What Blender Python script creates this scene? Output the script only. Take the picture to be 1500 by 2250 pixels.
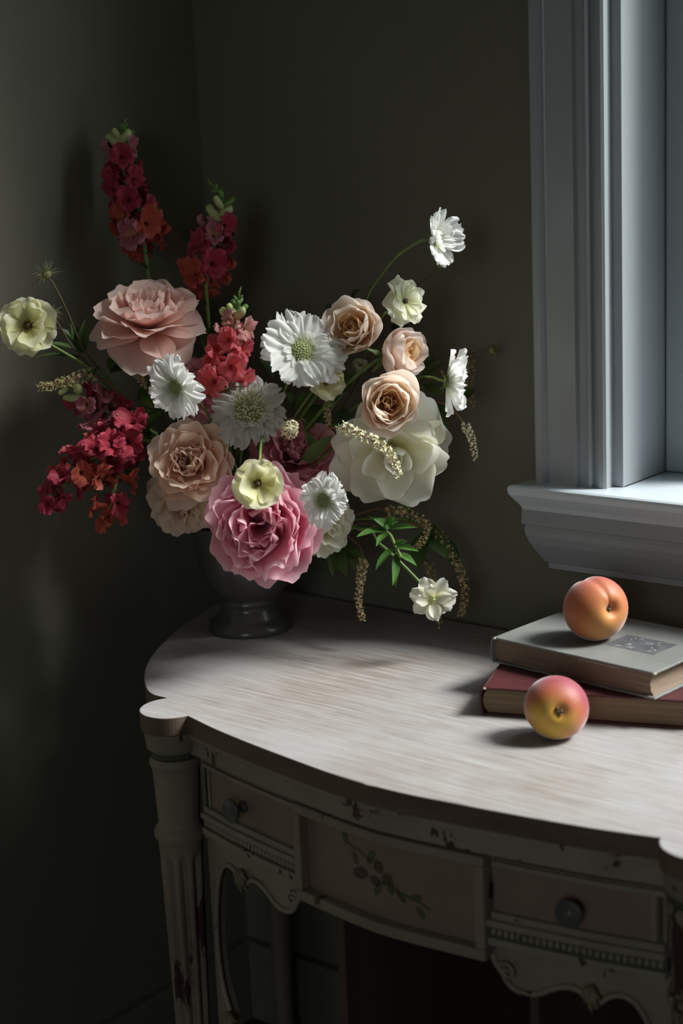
import bpy, bmesh, math, random
import numpy as np
from mathutils import Vector, Matrix

# ------------------------------------------------------------------ scene reset
for o in list(bpy.data.objects): bpy.data.objects.remove(o, do_unlink=True)
SC = bpy.context.scene
COL = SC.collection
PI = math.pi
def rad(a): return math.radians(a)

# ------------------------------------------------------------------ camera
FPX = 3600.0                       # focal length in pixels of the 1500 x 2250 frame
PITCH = rad(12.5); ROLL = 0.043; HEAD = rad(128.6); CAMZ = 1.42
FWD = Vector((math.cos(HEAD)*math.cos(PITCH), math.sin(HEAD)*math.cos(PITCH), -math.sin(PITCH)))
_r0 = Vector((math.sin(HEAD), -math.cos(HEAD), 0)); _u0 = _r0.cross(FWD)
RGT = _r0*math.cos(ROLL) - _u0*math.sin(ROLL)
UPV = _u0*math.cos(ROLL) + _r0*math.sin(ROLL)
CPOS = Vector((0, 0, CAMZ))
cam_d = bpy.data.cameras.new('camera'); cam = bpy.data.objects.new('camera', cam_d); COL.objects.link(cam)
cam.matrix_world = Matrix(((RGT.x, UPV.x, -FWD.x, 0), (RGT.y, UPV.y, -FWD.y, 0), (RGT.z, UPV.z, -FWD.z, CAMZ), (0, 0, 0, 1)))
cam_d.sensor_fit = 'HORIZONTAL'; cam_d.sensor_width = 24.0; cam_d.lens = FPX/1500*24.0
cam_d.clip_start = 0.05; cam_d.clip_end = 200
cam_d.dof.use_dof = True; cam_d.dof.focus_distance = 2.09; cam_d.dof.aperture_fstop = 3.6
SC.camera = cam

def at(px, py, depth):             # a point of the room from where the photograph shows it and its distance
    return CPOS + (FWD + RGT*((px-750)/FPX) - UPV*((py-1125)/FPX))*depth
def cdir(r, u, t):                 # direction given as right / up / towards the viewer, in the room
    return (RGT*r + UPV*u - FWD*t).normalized()

# ------------------------------------------------------------------ daylight and exposure
W = bpy.data.worlds.new('overcast_sky'); SC.world = W; W.use_nodes = True
wn = W.node_tree.nodes; wl = W.node_tree.links
bg = wn['Background']; bg.inputs[1].default_value = 0.82
tc = wn.new('ShaderNodeTexCoord'); sx = wn.new('ShaderNodeSeparateXYZ'); cr = wn.new('ShaderNodeValToRGB')
wl.new(tc.outputs['Generated'], sx.inputs[0]); wl.new(sx.outputs['Z'], cr.inputs[0]); wl.new(cr.outputs[0], bg.inputs[0])
cr.color_ramp.elements[0].position = 0.0; cr.color_ramp.elements[0].color = (0.78, 0.83, 0.86, 1)
cr.color_ramp.elements[1].position = 1.0; cr.color_ramp.elements[1].color = (0.90, 0.95, 1.0, 1)
SC.view_settings.view_transform = 'Standard'; SC.view_settings.look = 'None'
SC.view_settings.gamma = 1.0; SC.view_settings.use_curve_mapping = False
SC.view_settings.exposure = 2.50
SUN_AZ, SUN_EL = 0.70, rad(45)                        # hazy sun: slope of its bearing to the window wall, height
sun_d = bpy.data.lights.new('hazy_sun', 'SUN'); sun_d.energy = 1.42; sun_d.angle = rad(18); sun_d.color = (1.0, .98, .955)
sun = bpy.data.objects.new('hazy_sun', sun_d); COL.objects.link(sun)
_h = Vector((1, SUN_AZ, 0)).normalized()*math.cos(SUN_EL) + Vector((0, 0, math.sin(SUN_EL)))
sun.rotation_euler = _h.to_track_quat('Z', 'Y').to_euler(); sun.location = _h*6

WX0, WX1, WZ0, WZ1 = -1.012, 0.75, 0.975, 2.78      # window opening
WY = 1.86                                             # face of the window wall
FY = -2.6                                             # face of the opposite wall, with an unseen window added for fill light
W2C, W2Z, W2SX, W2SZ = 0.7, 1.10, .80, .76
for wx, wy, wz, rz, kx, kz in (((WX0+WX1)/2, WY+0.235, (WZ0+WZ1)/2, 0, 1, 1), (W2C, FY-0.235, W2Z+(WZ1-WZ0)/2*W2SZ, 180, W2SX, W2SZ)):
    pl = bpy.data.lights.new('window_portal', 'AREA'); pl.shape = 'RECTANGLE'; pl.size = (WX1-WX0)*kx; pl.size_y = (WZ1-WZ0)*kz
    pl.cycles.is_portal = True
    po = bpy.data.objects.new('window_portal', pl); COL.objects.link(po)
    po.location = (wx, wy, wz); po.rotation_euler = (rad(-90), 0, rad(rz))

# ------------------------------------------------------------------ helpers
def mesh_obj(name, verts, faces, mat, parent=None, smooth=True, uvs=None, matrix=None):
    me = bpy.data.meshes.new(name)
    me.from_pydata([tuple(v) for v in verts], [], faces)
    if uvs is not None:
        ul = me.uv_layers.new(name='UVMap'); li = np.empty(len(me.loops), dtype=np.int32)
        me.loops.foreach_get('vertex_index', li)
        ul.data.foreach_set('uv', np.asarray(uvs, dtype=np.float32)[li].ravel())
    if smooth: me.polygons.foreach_set('use_smooth', [True]*len(me.polygons))
    me.materials.append(mat); me.update()
    return link(name, me, parent, matrix)
def link(name, me, parent=None, matrix=None):
    o = bpy.data.objects.new(name, me); COL.objects.link(o)
    if parent: o.parent = parent
    if matrix is not None: o.matrix_local = matrix
    return o
def tag(o, label=None, cat=None, group=None, kind=None):
    if label: o['label'] = label
    if cat: o['category'] = cat
    if group: o['group'] = group
    if kind: o['kind'] = kind
    return o
def empty(name, loc=(0, 0, 0), matrix=None):
    o = bpy.data.objects.new(name, None); COL.objects.link(o); o.empty_display_size = 0.02
    if matrix is not None: o.matrix_world = matrix
    else: o.location = loc
    return o

class MB:                          # collects shapes for one mesh
    def __init__(s): s.v = []; s.f = []
    def add(s, v, f):
        b = len(s.v); s.v += [tuple(x) for x in v]; s.f += [tuple(i+b for i in q) for q in f]; return s
    def box(s, x0, x1, y0, y1, z0, z1):
        v = [(x, y, z) for z in (z0, z1) for y in (y0, y1) for x in (x0, x1)]
        return s.add(v, [(0, 2, 3, 1), (4, 5, 7, 6), (0, 1, 5, 4), (2, 6, 7, 3), (0, 4, 6, 2), (1, 3, 7, 5)])
    def lathe(s, prof, n=32, flute=None):
        v = []
        for (r, z) in prof:
            for k in range(n):
                a = 2*PI*k/n; rr = flute(r, z, a) if flute else r
                v.append((rr*math.cos(a), rr*math.sin(a), z))
        f = [(i*n+k, i*n+(k+1) % n, (i+1)*n+(k+1) % n, (i+1)*n+k) for i in range(len(prof)-1) for k in range(n)]
        f.append(tuple(reversed(range(n)))); f.append(tuple((len(prof)-1)*n+k for k in range(n)))
        return s.add(v, f)
    def tube(s, pts, r, n=6):
        pts = [Vector(p) for p in pts]; m = len(pts); v = []
        up = Vector((0.13, 0.21, 0.97)); prev = None
        for i, p in enumerate(pts):
            d = (pts[min(i+1, m-1)]-pts[max(i-1, 0)]).normalized()
            if prev is None: a = d.cross(up if abs(d.dot(up)) < .95 else Vector((1, 0, 0))).normalized()
            else: a = (prev - d*prev.dot(d)).normalized()
            prev = a; b = d.cross(a); rr = r[i] if isinstance(r, (list, tuple)) else r
            for k in range(n):
                t = 2*PI*k/n; v.append(p + (a*math.cos(t)+b*math.sin(t))*rr)
        f = [(i*n+k, i*n+(k+1) % n, (i+1)*n+(k+1) % n, (i+1)*n+k) for i in range(m-1) for k in range(n)]
        f.append(tuple(reversed(range(n)))); f.append(tuple((m-1)*n+k for k in range(n)))
        return s.add(v, f)
    def prism(s, poly, z0, z1):    # closed polygon in xy, pushed up
        n = len(poly)
        v = [(x, y, z0) for x, y in poly] + [(x, y, z1) for x, y in poly]
        return s.add(v, [tuple(reversed(range(n))), tuple(range(n, 2*n))] + [(i, (i+1) % n, n+(i+1) % n, n+i) for i in range(n)])
    def blob(s, c, rx, ry=None, rz=None, n=8, m=5):
        ry = ry or rx; rz = rz or rx; v = [(c[0], c[1], c[2]-rz)]
        for j in range(1, m):
            th = PI*j/m
            for k in range(n):
                a = 2*PI*k/n; v.append((c[0]+rx*math.sin(th)*math.cos(a), c[1]+ry*math.sin(th)*math.sin(a), c[2]-rz*math.cos(th)))
        v.append((c[0], c[1], c[2]+rz)); L = len(v)-1
        f = [(0, 1+(k+1) % n, 1+k) for k in range(n)]
        f += [(1+(j-1)*n+k, 1+(j-1)*n+(k+1) % n, 1+j*n+(k+1) % n, 1+j*n+k) for j in range(1, m-1) for k in range(n)]
        f += [(1+(m-2)*n+k, 1+(m-2)*n+(k+1) % n, L) for k in range(n)]
        return s.add(v, f)
    def build(s, name, mat, parent=None, smooth=False, matrix=None, inv=None):
        v = [inv @ Vector(p) for p in s.v] if inv is not None else s.v
        return mesh_obj(name, v, s.f, mat, parent, smooth, None, matrix)
def bevel(o, w=.003, seg=2, ang=30):
    m = o.modifiers.new('edge_bevel', 'BEVEL'); m.width = w; m.segments = seg; m.limit_method = 'ANGLE'; m.angle_limit = rad(ang)
    return o
def bez(p0, p1, p2, p3, n):
    p0, p1, p2, p3 = map(Vector, (p0, p1, p2, p3))
    return [p0*(1-t)**3 + p1*3*t*(1-t)**2 + p2*3*t*t*(1-t) + p3*t**3 for t in [i/(n-1) for i in range(n)]]
def spline(pts, n):                # Catmull-Rom through points
    P = [Vector(p) for p in pts]; P = [P[0]*2-P[1]] + P + [P[-1]*2-P[-2]]; out = []
    S = len(P)-3
    for i in range(n):
        u = min(i/(n-1)*S, S-1e-6); k = int(u); t = u-k; a, b, c, d = P[k:k+4]
        out.append(.5*((2*b)+(c-a)*t+(2*a-5*b+4*c-d)*t*t+(3*b-a-3*c+d)*t**3))
    return out

# ------------------------------------------------------------------ materials
def new_mat(name):
    m = bpy.data.materials.new(name); m.use_nodes = True
    return m, m.node_tree.nodes, m.node_tree.links, m.node_tree.nodes['Principled BSDF']
def ramp(nodes, stops):
    r = nodes.new('ShaderNodeValToRGB'); e = r.color_ramp.elements
    while len(e) < len(stops): e.new(0.5)
    for k, (p, c) in enumerate(stops): e[k].position = p; e[k].color = (*c, 1)
    return r
def noise(nodes, links, scale, detail=4, vec=None, rough=.55, stretch=None):
    n = nodes.new('ShaderNodeTexNoise'); n.inputs['Scale'].default_value = scale
    n.inputs['Detail'].default_value = detail; n.inputs['Roughness'].default_value = rough
    t = nodes.new('ShaderNodeTexCoord'); src = t.outputs['Object']
    if stretch:
        mp = nodes.new('ShaderNodeMapping'); mp.inputs['Scale'].default_value = stretch
        links.new(src, mp.inputs[0]); src = mp.outputs[0]
    links.new(src, n.inputs['Vector']); return n
def bumpify(nodes, links, bsdf, src, strength=.2, dist=.002):
    b = nodes.new('ShaderNodeBump'); b.inputs['Strength'].default_value = strength; b.inputs['Distance'].default_value = dist
    links.new(src, b.inputs['Height']); links.new(b.outputs[0], bsdf.inputs['Normal'])
def mixc(nodes, links, fac, a, b):
    m = nodes.new('ShaderNodeMix'); m.data_type = 'RGBA'
    for sock, val in ((m.inputs['Factor'], fac), (m.inputs['A'], a), (m.inputs['B'], b)):
        pass
    ins = {'f': m.inputs[0], 'a': m.inputs[6], 'b': m.inputs[7]}
    for key, val in (('f', fac), ('a', a), ('b', b)):
        if isinstance(val, (int, float)): ins[key].default_value = val
        elif isinstance(val, tuple): ins[key].default_value = (*val, 1)
        else: links.new(val, ins[key])
    return m.outputs[2]
def simple(name, c1, c2, scale=8, rough=.6, bump=.0, stretch=None, spec=.4, coat=0):
    m, n, l, b = new_mat(name)
    ns = noise(n, l, scale, stretch=stretch); r = ramp(n, [(.3, c1), (.7, c2)])
    l.new(ns.outputs[0], r.inputs[0]); l.new(r.outputs[0], b.inputs['Base Color'])
    b.inputs['Roughness'].default_value = rough; b.inputs['Specular IOR Level'].default_value = spec
    b.inputs['Coat Weight'].default_value = coat
    if bump: bumpify(n, l, b, ns.outputs[0], bump)
    return m
def petal_mat(name, base, mid, tip, trans=.35, rough=.55, sheen=.15, tcol=None):
    m, n, l, b = new_mat(name)
    uv = n.new('ShaderNodeUVMap'); sp = n.new('ShaderNodeSeparateXYZ'); l.new(uv.outputs[0], sp.inputs[0])
    # veins: noise stretched along the petal
    mp = n.new('ShaderNodeMapping'); mp.inputs['Scale'].default_value = (9, 1.2, 1); l.new(uv.outputs[0], mp.inputs[0])
    ns = n.new('ShaderNodeTexNoise'); ns.inputs['Scale'].default_value = 2.2; ns.inputs['Detail'].default_value = 3
    l.new(mp.outputs[0], ns.inputs['Vector'])
    ad = n.new('ShaderNodeMath'); ad.operation = 'MULTIPLY_ADD'; ad.inputs[1].default_value = .28; l.new(ns.outputs[0], ad.inputs[0])
    l.new(sp.outputs[1], ad.inputs[2])
    sb = n.new('ShaderNodeMath'); sb.operation = 'SUBTRACT'; sb.inputs[1].default_value = .14; l.new(ad.outputs[0], sb.inputs[0])
    r = ramp(n, [(.05, base), (.5, mid), (.95, tip)]); l.new(sb.outputs[0], r.inputs[0])
    l.new(r.outputs[0], b.inputs['Base Color'])
    b.inputs['Roughness'].default_value = rough; b.inputs['Specular IOR Level'].default_value = .3
    b.inputs['Sheen Weight'].default_value = sheen
    bumpify(n, l, b, ns.outputs[0], .25, .0012)
    tr = n.new('ShaderNodeBsdfTranslucent'); mx = n.new('ShaderNodeMixShader'); mx.inputs[0].default_value = trans
    l.new(r.outputs[0], tr.inputs[0]); l.new(b.outputs[0], mx.inputs[1]); l.new(tr.outputs[0], mx.inputs[2])
    l.new(mx.outputs[0], n['Material Output'].inputs[0])
    return m

M = {}
M['wall'] = simple('wall_paint', (.158, .149, .112), (.169, .160, .120), 3.0, .75, .05)
M['ceiling'] = simple('ceiling_paint', (.30, .30, .28), (.34, .34, .31), 3, .9)
M['floor'] = simple('dark_oak', (.045, .028, .018), (.085, .055, .034), 6, .45, .1, (1, 12, 1))
M['trim'] = simple('white_trim_paint', (.325, .347, .362), (.35, .372, .386), 5, .38, .03, spec=.5)
M['sill'] = simple('glossy_sill_paint', (.60, .66, .71), (.65, .71, .76), 5, .28, .02, spec=.6)  # trim made lighter and bluer, standing in for window light on the sill
M['ground'] = simple('lawn', (.04, .07, .02), (.09, .13, .04), 2, .9)
def glass_mat():
    m, n, l, b = new_mat('window_glass')
    n.remove(b); tr = n.new('ShaderNodeBsdfTransparent'); tr.inputs[0].default_value = (.95, .97, .97, 1)
    gl = n.new('ShaderNodeBsdfGlossy'); gl.inputs['Roughness'].default_value = .02
    fr = n.new('ShaderNodeFresnel'); fr.inputs[0].default_value = 1.45; mx = n.new('ShaderNodeMixShader')
    ge = n.new('ShaderNodeNewGeometry'); inv = n.new('ShaderNodeMath'); inv.operation = 'SUBTRACT'; inv.inputs[0].default_value = 1
    mu = n.new('ShaderNodeMath'); mu.operation = 'MULTIPLY'           # reflect at the outer faces only, no total reflection inside a thin pane
    l.new(ge.outputs['Backfacing'], inv.inputs[1]); l.new(inv.outputs[0], mu.inputs[0]); l.new(fr.outputs[0], mu.inputs[1])
    l.new(mu.outputs[0], mx.inputs[0]); l.new(tr.outputs[0], mx.inputs[1]); l.new(gl.outputs[0], mx.inputs[2])
    l.new(mx.outputs[0], n['Material Output'].inputs[0]); return m
M['glass'] = glass_mat()
def tabletop_mat():
    m, n, l, b = new_mat('whitewashed_wood')
    g1 = noise(n, l, 5, 6, stretch=(1.6, 40, 6), rough=.65); g2 = noise(n, l, 9, 5, stretch=(2.2, 75, 8), rough=.7)
    bl = noise(n, l, 5.5, 4); fine = noise(n, l, 60, 3)
    r1 = ramp(n, [(.30, (.145, .10, .072)), (.50, (.28, .24, .207)), (.66, (.395, .375, .362))]); l.new(g1.outputs[0], r1.inputs[0])
    r2 = ramp(n, [(.33, (.10, .066, .047)), (.52, (.325, .298, .276)), (.72, (.42, .41, .405))]); l.new(g2.outputs[0], r2.inputs[0])
    c = mixc(n, l, .45, r1.outputs[0], r2.outputs[0])
    rb = ramp(n, [(.36, (1, 1, 1)), (.64, (0, 0, 0))]); l.new(bl.outputs[0], rb.inputs[0])
    mul = n.new('ShaderNodeMath'); mul.operation = 'MULTIPLY'; mul.inputs[1].default_value = .55; l.new(rb.outputs[0], mul.inputs[0])
    c2 = mixc(n, l, mul.outputs[0], c, (.395, .392, .40))
    l.new(c2, b.inputs['Base Color']); b.inputs['Roughness'].default_value = .5; b.inputs['Specular IOR Level'].default_value = .35
    bumpify(n, l, b, g2.outputs[0], .12, .0015); return m
M['top'] = tabletop_mat()
def chipped(name, c1, c2, chip=(.045, .018, .012), amount=.60, scale=16, stretch=(1, 1, .35)):
    m, n, l, b = new_mat(name)
    base = noise(n, l, 9, 4); r = ramp(n, [(.35, c1), (.7, c2)]); l.new(base.outputs[0], r.inputs[0])
    ch = noise(n, l, scale, 7, stretch=stretch, rough=.62); rc = ramp(n, [(amount, (0, 0, 0)), (amount+.018, (1, 1, 1))])
    l.new(ch.outputs[0], rc.inputs[0])
    c = mixc(n, l, rc.outputs[0], r.outputs[0], chip); l.new(c, b.inputs['Base Color'])
    b.inputs['Roughness'].default_value = .6; bumpify(n, l, b, rc.outputs[0], -.5, .001); return m
M['paint'] = chipped('distressed_cream_paint', (.20, .170, .130), (.25, .215, .165), amount=.64)
M['paint_worn'] = chipped('worn_cream_paint', (.20, .175, .135), (.28, .245, .19), chip=(.05, .022, .016), amount=.60, scale=26, stretch=(1, 1, 1))
M['legpaint'] = chipped('flaking_leg_paint', (.17, .145, .11), (.23, .195, .15), chip=(.035, .014, .010), amount=.575, scale=20, stretch=(1, 1, .30))
M['panelpaint'] = chipped('drawer_panel_paint', (.20, .142, .105), (.225, .162, .120), amount=.74)
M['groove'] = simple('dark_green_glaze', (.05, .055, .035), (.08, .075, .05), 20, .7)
M['gilt'] = simple('carved_leaf_paint', (.12, .115, .06), (.22, .19, .12), 60, .6, .2)
M['knob'] = simple('dark_bronze', (.05, .052, .045), (.11, .11, .095), 40, .42, .1, spec=.6)
M['motif_green'] = simple('motif_green', (.06, .075, .03), (.10, .11, .05), 40, .7)
M['motif_dark'] = simple('motif_dark', (.05, .04, .035), (.10, .07, .05), 40, .7)
M['inner'] = simple('bare_inner_wood', (.05, .035, .025), (.09, .06, .045), 10, .8, 0, (1, 1, .2))
M['vase'] = simple('dark_grey_glaze', (.055, .052, .05), (.08, .076, .073), 12, .32, .04, spec=.5, coat=.3)

M['white'] = petal_mat('white_petal', (.70, .74, .60), (.90, .90, .87), (.93, .93, .91), 0.5)
M['cream_grey'] = petal_mat('ivory_petal', (.64, .66, .48), (.76, .75, .68), (.80, .80, .76), 0.48)
M['cream'] = petal_mat('cream_petal', (.70, .69, .36), (.84, .84, .64), (.88, .88, .74), 0.5)
M['palecream'] = petal_mat('pale_cream_petal', (.80, .77, .48), (.90, .88, .72), (.93, .92, .83), 0.46)
M['yellow'] = petal_mat('pale_yellow_petal', (.70, .66, .26), (.86, .83, .52), (.88, .87, .64), 0.5)
M['peach'] = petal_mat('peach_petal', (.90, .56, .26), (.94, .76, .58), (.96, .87, .79), 0.46)
M['apricot'] = petal_mat('apricot_petal', (.86, .36, .06), (.93, .60, .26), (.95, .78, .56), 0.44)
M['blushpale'] = petal_mat('pale_blush_petal', (.90, .66, .50), (.94, .77, .67), (.96, .86, .80), 0.46)
M['blush'] = petal_mat('blush_petal', (.84, .46, .38), (.91, .62, .54), (.94, .74, .68), 0.46)
M['blushrose'] = petal_mat('blush_rose_petal', (.88, .50, .29), (.94, .66, .49), (.96, .77, .64), 0.46)
M['creamblush'] = petal_mat('cream_blush_petal', (.80, .68, .36), (.87, .74, .54), (.88, .72, .60), 0.46)
M['pink'] = petal_mat('pink_peony_petal', (.62, .06, .17), (.88, .28, .42), (.96, .64, .71), 0.44)
M['dusty'] = petal_mat('dusty_pink_petal', (.48, .10, .15), (.66, .22, .28), (.76, .36, .40), .30)
M['coral'] = petal_mat('coral_petal', (.80, .16, .14), (.78, .13, .16), (.82, .20, .24), 0.42)
M['rosered'] = petal_mat('rose_red_petal', (.42, .035, .06), (.42, .03, .06), (.47, .055, .095), .30)  # darkened, as are orangered and mauve, to stand for the bouquet's shadow
M['orangered'] = petal_mat('orange_red_petal', (.54, .13, .06), (.50, .07, .045), (.54, .11, .075), .30)
M['mauve'] = petal_mat('mauve_pink_petal', (.66, .34, .22), (.50, .13, .18), (.58, .24, .28), .32)
M['salmon'] = petal_mat('salmon_petal', (.80, .50, .36), (.78, .36, .34), (.84, .46, .44), 0.42)
M['bud'] = simple('green_cream_bud', (.42, .50, .16), (.66, .66, .36), 90, .55)
M['budgreen'] = simple('green_bud', (.10, .20, .045), (.20, .32, .09), 90, .55)
M['calyx'] = simple('calyx_green', (.09, .15, .04), (.16, .24, .07), 60, .55)
M['stem'] = simple('stem_green', (.12, .20, .05), (.20, .29, .08), 30, .5)
M['stemdark'] = simple('stem_brown', (.075, .06, .035), (.12, .095, .05), 30, .6)
M['leaf'] = petal_mat('leaf_dark', (.05, .09, .025), (.065, .115, .03), (.08, .13, .035), .20, .42, 0)
M['leafbright'] = petal_mat('leaf_bright', (.06, .14, .03), (.08, .20, .04), (.11, .25, .055), .28, .42, 0)
M['pincushion'] = simple('pincushion_green', (.42, .46, .20), (.70, .71, .46), 300, .6)
M['pindark'] = simple('pincushion_base', (.20, .24, .08), (.30, .34, .14), 200, .8)
M['stamen'] = simple('cream_stamen', (.72, .70, .46), (.85, .83, .66), 200, .6)
M['darkeye'] = simple('dark_flower_eye', (.06, .04, .02), (.16, .10, .03), 300, .7)
M['sprig'] = simple('cream_sprig_floret', (.74, .68, .42), (.86, .82, .60), 150, .6)
M['sprigdim'] = simple('tan_sprig_floret', (.36, .29, .13), (.52, .43, .22), 150, .6)  # tan tone darker than the cream floret, standing for sprigs in shade
M['sprigstem'] = simple('reddish_sprig_stem', (.20, .09, .05), (.28, .16, .08), 60, .6)
M['seed'] = simple('seedhead_green', (.12, .13, .05), (.22, .22, .09), 100, .7)

# ------------------------------------------------------------------ the room
RX0, RX1, RY0, RY1, RZ1 = -1.725, 2.6, FY, WY, 3.15
def struct(name, mb, mat, bev=0, parent=None, smooth=False):
    o = mb.build(name, mat, parent, smooth)
    if not parent: o['kind'] = 'structure'
    if bev: bevel(o, bev)
    return o
T_ = .22
struct('floor', MB().box(RX0-T_, RX1+T_, RY0-T_, RY1+T_, -.1, 0), M['floor'])
struct('ceiling', MB().box(RX0-T_, RX1+T_, RY0-T_, RY1+T_, RZ1, RZ1+.1), M['ceiling'])
struct('wall_left', MB().box(RX0-T_, RX0, RY0-T_, RY1+T_, 0, RZ1), M['wall'])
struct('wall_right', MB().box(RX1, RX1+T_, RY0-T_, RY1+T_, 0, RZ1), M['wall'])
def pierced(y0, y1, x0, x1, z0, z1):       # wall with one window opening
    m = MB(); m.box(RX0, x0, y0, y1, 0, RZ1); m.box(x1, RX1, y0, y1, 0, RZ1)
    return m.box(x0, x1, y0, y1, 0, z0).box(x0, x1, y0, y1, z1, RZ1)
hw = ((WX1-WX0)/2+.021)*W2SX
struct('wall_front', pierced(RY0-T_, RY0, W2C-hw, W2C+hw, W2Z-.03*W2SZ, W2Z+(WZ1-WZ0+.001)*W2SZ), M['wall'])
wb = pierced(WY, WY+T_, WX0-.021, WX1+.021, WZ0-.03, WZ1+.001)
struct('wall_back', wb, M['wall'])
struct('baseboard_back', MB().box(RX0, RX1, WY-.018, WY, 0, .14), M['wall'], .004)
struct('baseboard_left', MB().box(RX0, RX0+.018, RY0, WY-.018, 0, .14), M['wall'], .004)
gr = struct('ground', MB().box(-30, 30, -30, 30, -.6, -.5), M['ground'])

# window: profiled casings, jambs, stool, apron, sash with two panes
win = tag(empty('window_1', ((WX0+WX1)/2, WY, WZ0)), kind='structure')
wi = win.matrix_world.copy(); wi = Matrix.Translation(-Vector(win.location))
def wpart(name, mb, mat=M['trim'], bev=0, smooth=False):
    o = mb.build(name, mat, win, smooth, inv=wi)
    if bev: bevel(o, bev)
    return o
prof = [(0, 0), (0, .028), (.003, .031), (.013, .031), (.016, .027), (.018, .0235), (.020, .0225), (.056, .0225), (.058, .026), (.061, .026), (.063, .020),
        (.074, .019), (.075, .0235), (.079, .0255), (.083, .0235), (.084, .018), (.088, .018), (.089, .022), (.094, .0245), (.100, .0245), (.1035, .022), (.1040, -.006), (.1040, -.01)]
def casing(name, sgn, xo, z0, z1):
    pts = [(xo+sgn*a, WY-b) for a, b in prof]
    n = len(pts); v = [(x, y, z0) for x, y in pts]+[(x, y, z1) for x, y in pts]
    f = [(i, i+1, n+i+1, n+i) if sgn > 0 else (i+1, i, n+i, n+i+1) for i in range(n-1)]
    f += [tuple(range(n)), tuple(reversed(range(n, 2*n)))]
    return wpart(name, MB().add(v, f), smooth=False)
CXO = -1.130
casing('side_casing', 1, CXO, WZ0, WZ1+.12)
casing('side_casing', -1, WX1+(WX0-CXO), WZ0, WZ1+.12)
hb = MB().box(CXO-.02, WX1+(WX0-CXO)+.02, WY-.034, WY, WZ1+.12, WZ1+.16)
wpart('head_cap', hb, bev=.006)
wpart('head_casing', MB().box(CXO+.104, WX1+(WX0-CXO)-.104, WY-.02, WY, WZ1+.0, WZ1+.12), bev=.003)
JD = .108
for a, b in ((WX0-.02, WX0), (WX1, WX1+.02)):
    wpart('jamb', MB().box(a, b, WY-.004, WY+JD+.046, WZ0, WZ1), bev=.0015)
wpart('head_jamb', MB().box(WX0, WX1, WY-.004, WY+JD+.046, WZ1-.02, WZ1), bev=.0015)
# stool (inner sill board) with ogee nose
SX0, SX1 = -1.156, WX1+(WX0+1.156)
nose = [(.0, .0), (.054, .0), (.057, -.002), (.058, -.006), (.0565, -.013), (.052, -.020), (.047, -.027), (.044, -.034), (.0, -.034)]
v = []; m_ = len(nose)
for sgn, xe in ((1, SX0), (-1, SX1)):
    for (d, z) in nose:
        v.append((xe+sgn*(.058-max(d, .044))*1.1, WY-d, WZ0+z))
f = [(i, (i+1) % m_, m_+(i+1) % m_, m_+i) for i in range(m_)] + [tuple(reversed(range(m_))), tuple(range(m_, 2*m_))]
wpart('stool', MB().add(v, f), M['sill'])
wpart('sill_board', MB().box(WX0, WX1, WY, WY+JD+.05, WZ0-.026, WZ0), M['sill'], bev=.001)
# apron: flat band over a cove moulding with mitred returns
ap = [(.0, -.034), (.036, -.034), (.037, -.054), (.0365, -.056), (.033, -.058), (.034, -.064), (.033, -.072), (.029, -.084), (.023, -.096), (.0175, -.106),
      (.0155, -.110), (.012, -.112), (.0115, -.120), (.0, -.120)]
v = []; m_ = len(ap)
for sgn, xe in ((1, -1.148), (-1, WX1+(WX0+1.148))):
    for (d, z) in ap: v.append((xe+sgn*(.037-max(d, .0))*(1.05 if d > 0 else 0.68), WY-d, WZ0+z))
f = [(i, (i+1) % m_, m_+(i+1) % m_, m_+i) for i in range(m_)] + [tuple(reversed(range(m_))), tuple(range(m_, 2*m_))]
wpart('apron', MB().add(v, f))
# sash, set deep, and the outer frame beyond it
sy0, sy1 = WY+JD, WY+JD+.045; st = .140
for a, b in ((WX0+.002, WX0+st), (WX1-st, WX1-.002)):
    wpart('sash_stile', MB().box(a, b, sy0, sy1, WZ0+.001, WZ1-.02), bev=.004)
for a, b in ((WX0-.02, WX0+.02), (WX1-.02, WX1+.02)):
    wpart('outer_frame', MB().box(a, b, sy1+.002, WY+T_, WZ0-.02, WZ1), bev=.002)
for z0, z1 in ((WZ0+.001, WZ0+.075), (WZ1-.075, WZ1-.02)):
    wpart('sash_rail', MB().box(WX0+st, WX1-st, sy0, sy1, z0, z1), bev=.004)
for z0, z1 in ((WZ0+.075, WZ1-.075),):
    wpart('pane', MB().box(WX0+st, WX1-st, sy0+.030, sy0+.034, z0, z1), M['glass'])
fill_win = tag(empty('window_2', (W2C, FY, W2Z)), kind='structure'); fill_win.rotation_euler = (0, 0, PI); fill_win.scale = (W2SX, 1, W2SZ)  # unseen window added behind the camera to give fill light
for ch in list(win.children):
    c = ch.copy(); COL.objects.link(c); c.parent = fill_win

# ------------------------------------------------------------------ the desk
TZ = .76; DCX = -1.007
half = [(-1.048, 1.2985), (-1.102, 1.305), (-1.178, 1.316), (-1.261, 1.331), (-1.326, 1.3475)]
ec, er = (-1.364, 1.357), .0385
a0 = math.atan2(1.3475-ec[1], -1.326-ec[0]); a1 = math.atan2(1.381-ec[1], -1.396-ec[0])
ear = [(ec[0]+er*math.cos(a0-(a0+2*PI-a1)*k/36), ec[1]+er*math.sin(a0-(a0+2*PI-a1)*k/36)) for k in range(1, 37)]
lobe_k = [(-1.396, 1.381), (-1.420, 1.381), (-1.447, 1.395), (-1.492, 1.435), (-1.541, 1.497), (-1.592, 1.590), (-1.632, 1.69), (-1.655, 1.78), (-1.658, 1.842)]
lobe = [(p.x, p.y) for p in spline([(x, y, 0) for x, y in lobe_k], 30)][1:]
halfs = [(p.x, p.y) for p in spline([(-.966, 1.2955, 0)] + [(x, y, 0) for x, y in half], 26) if p.x < DCX]
left = [(DCX, 1.2955)] + halfs[:-1] + [half[-1]] + ear + lobe
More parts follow.
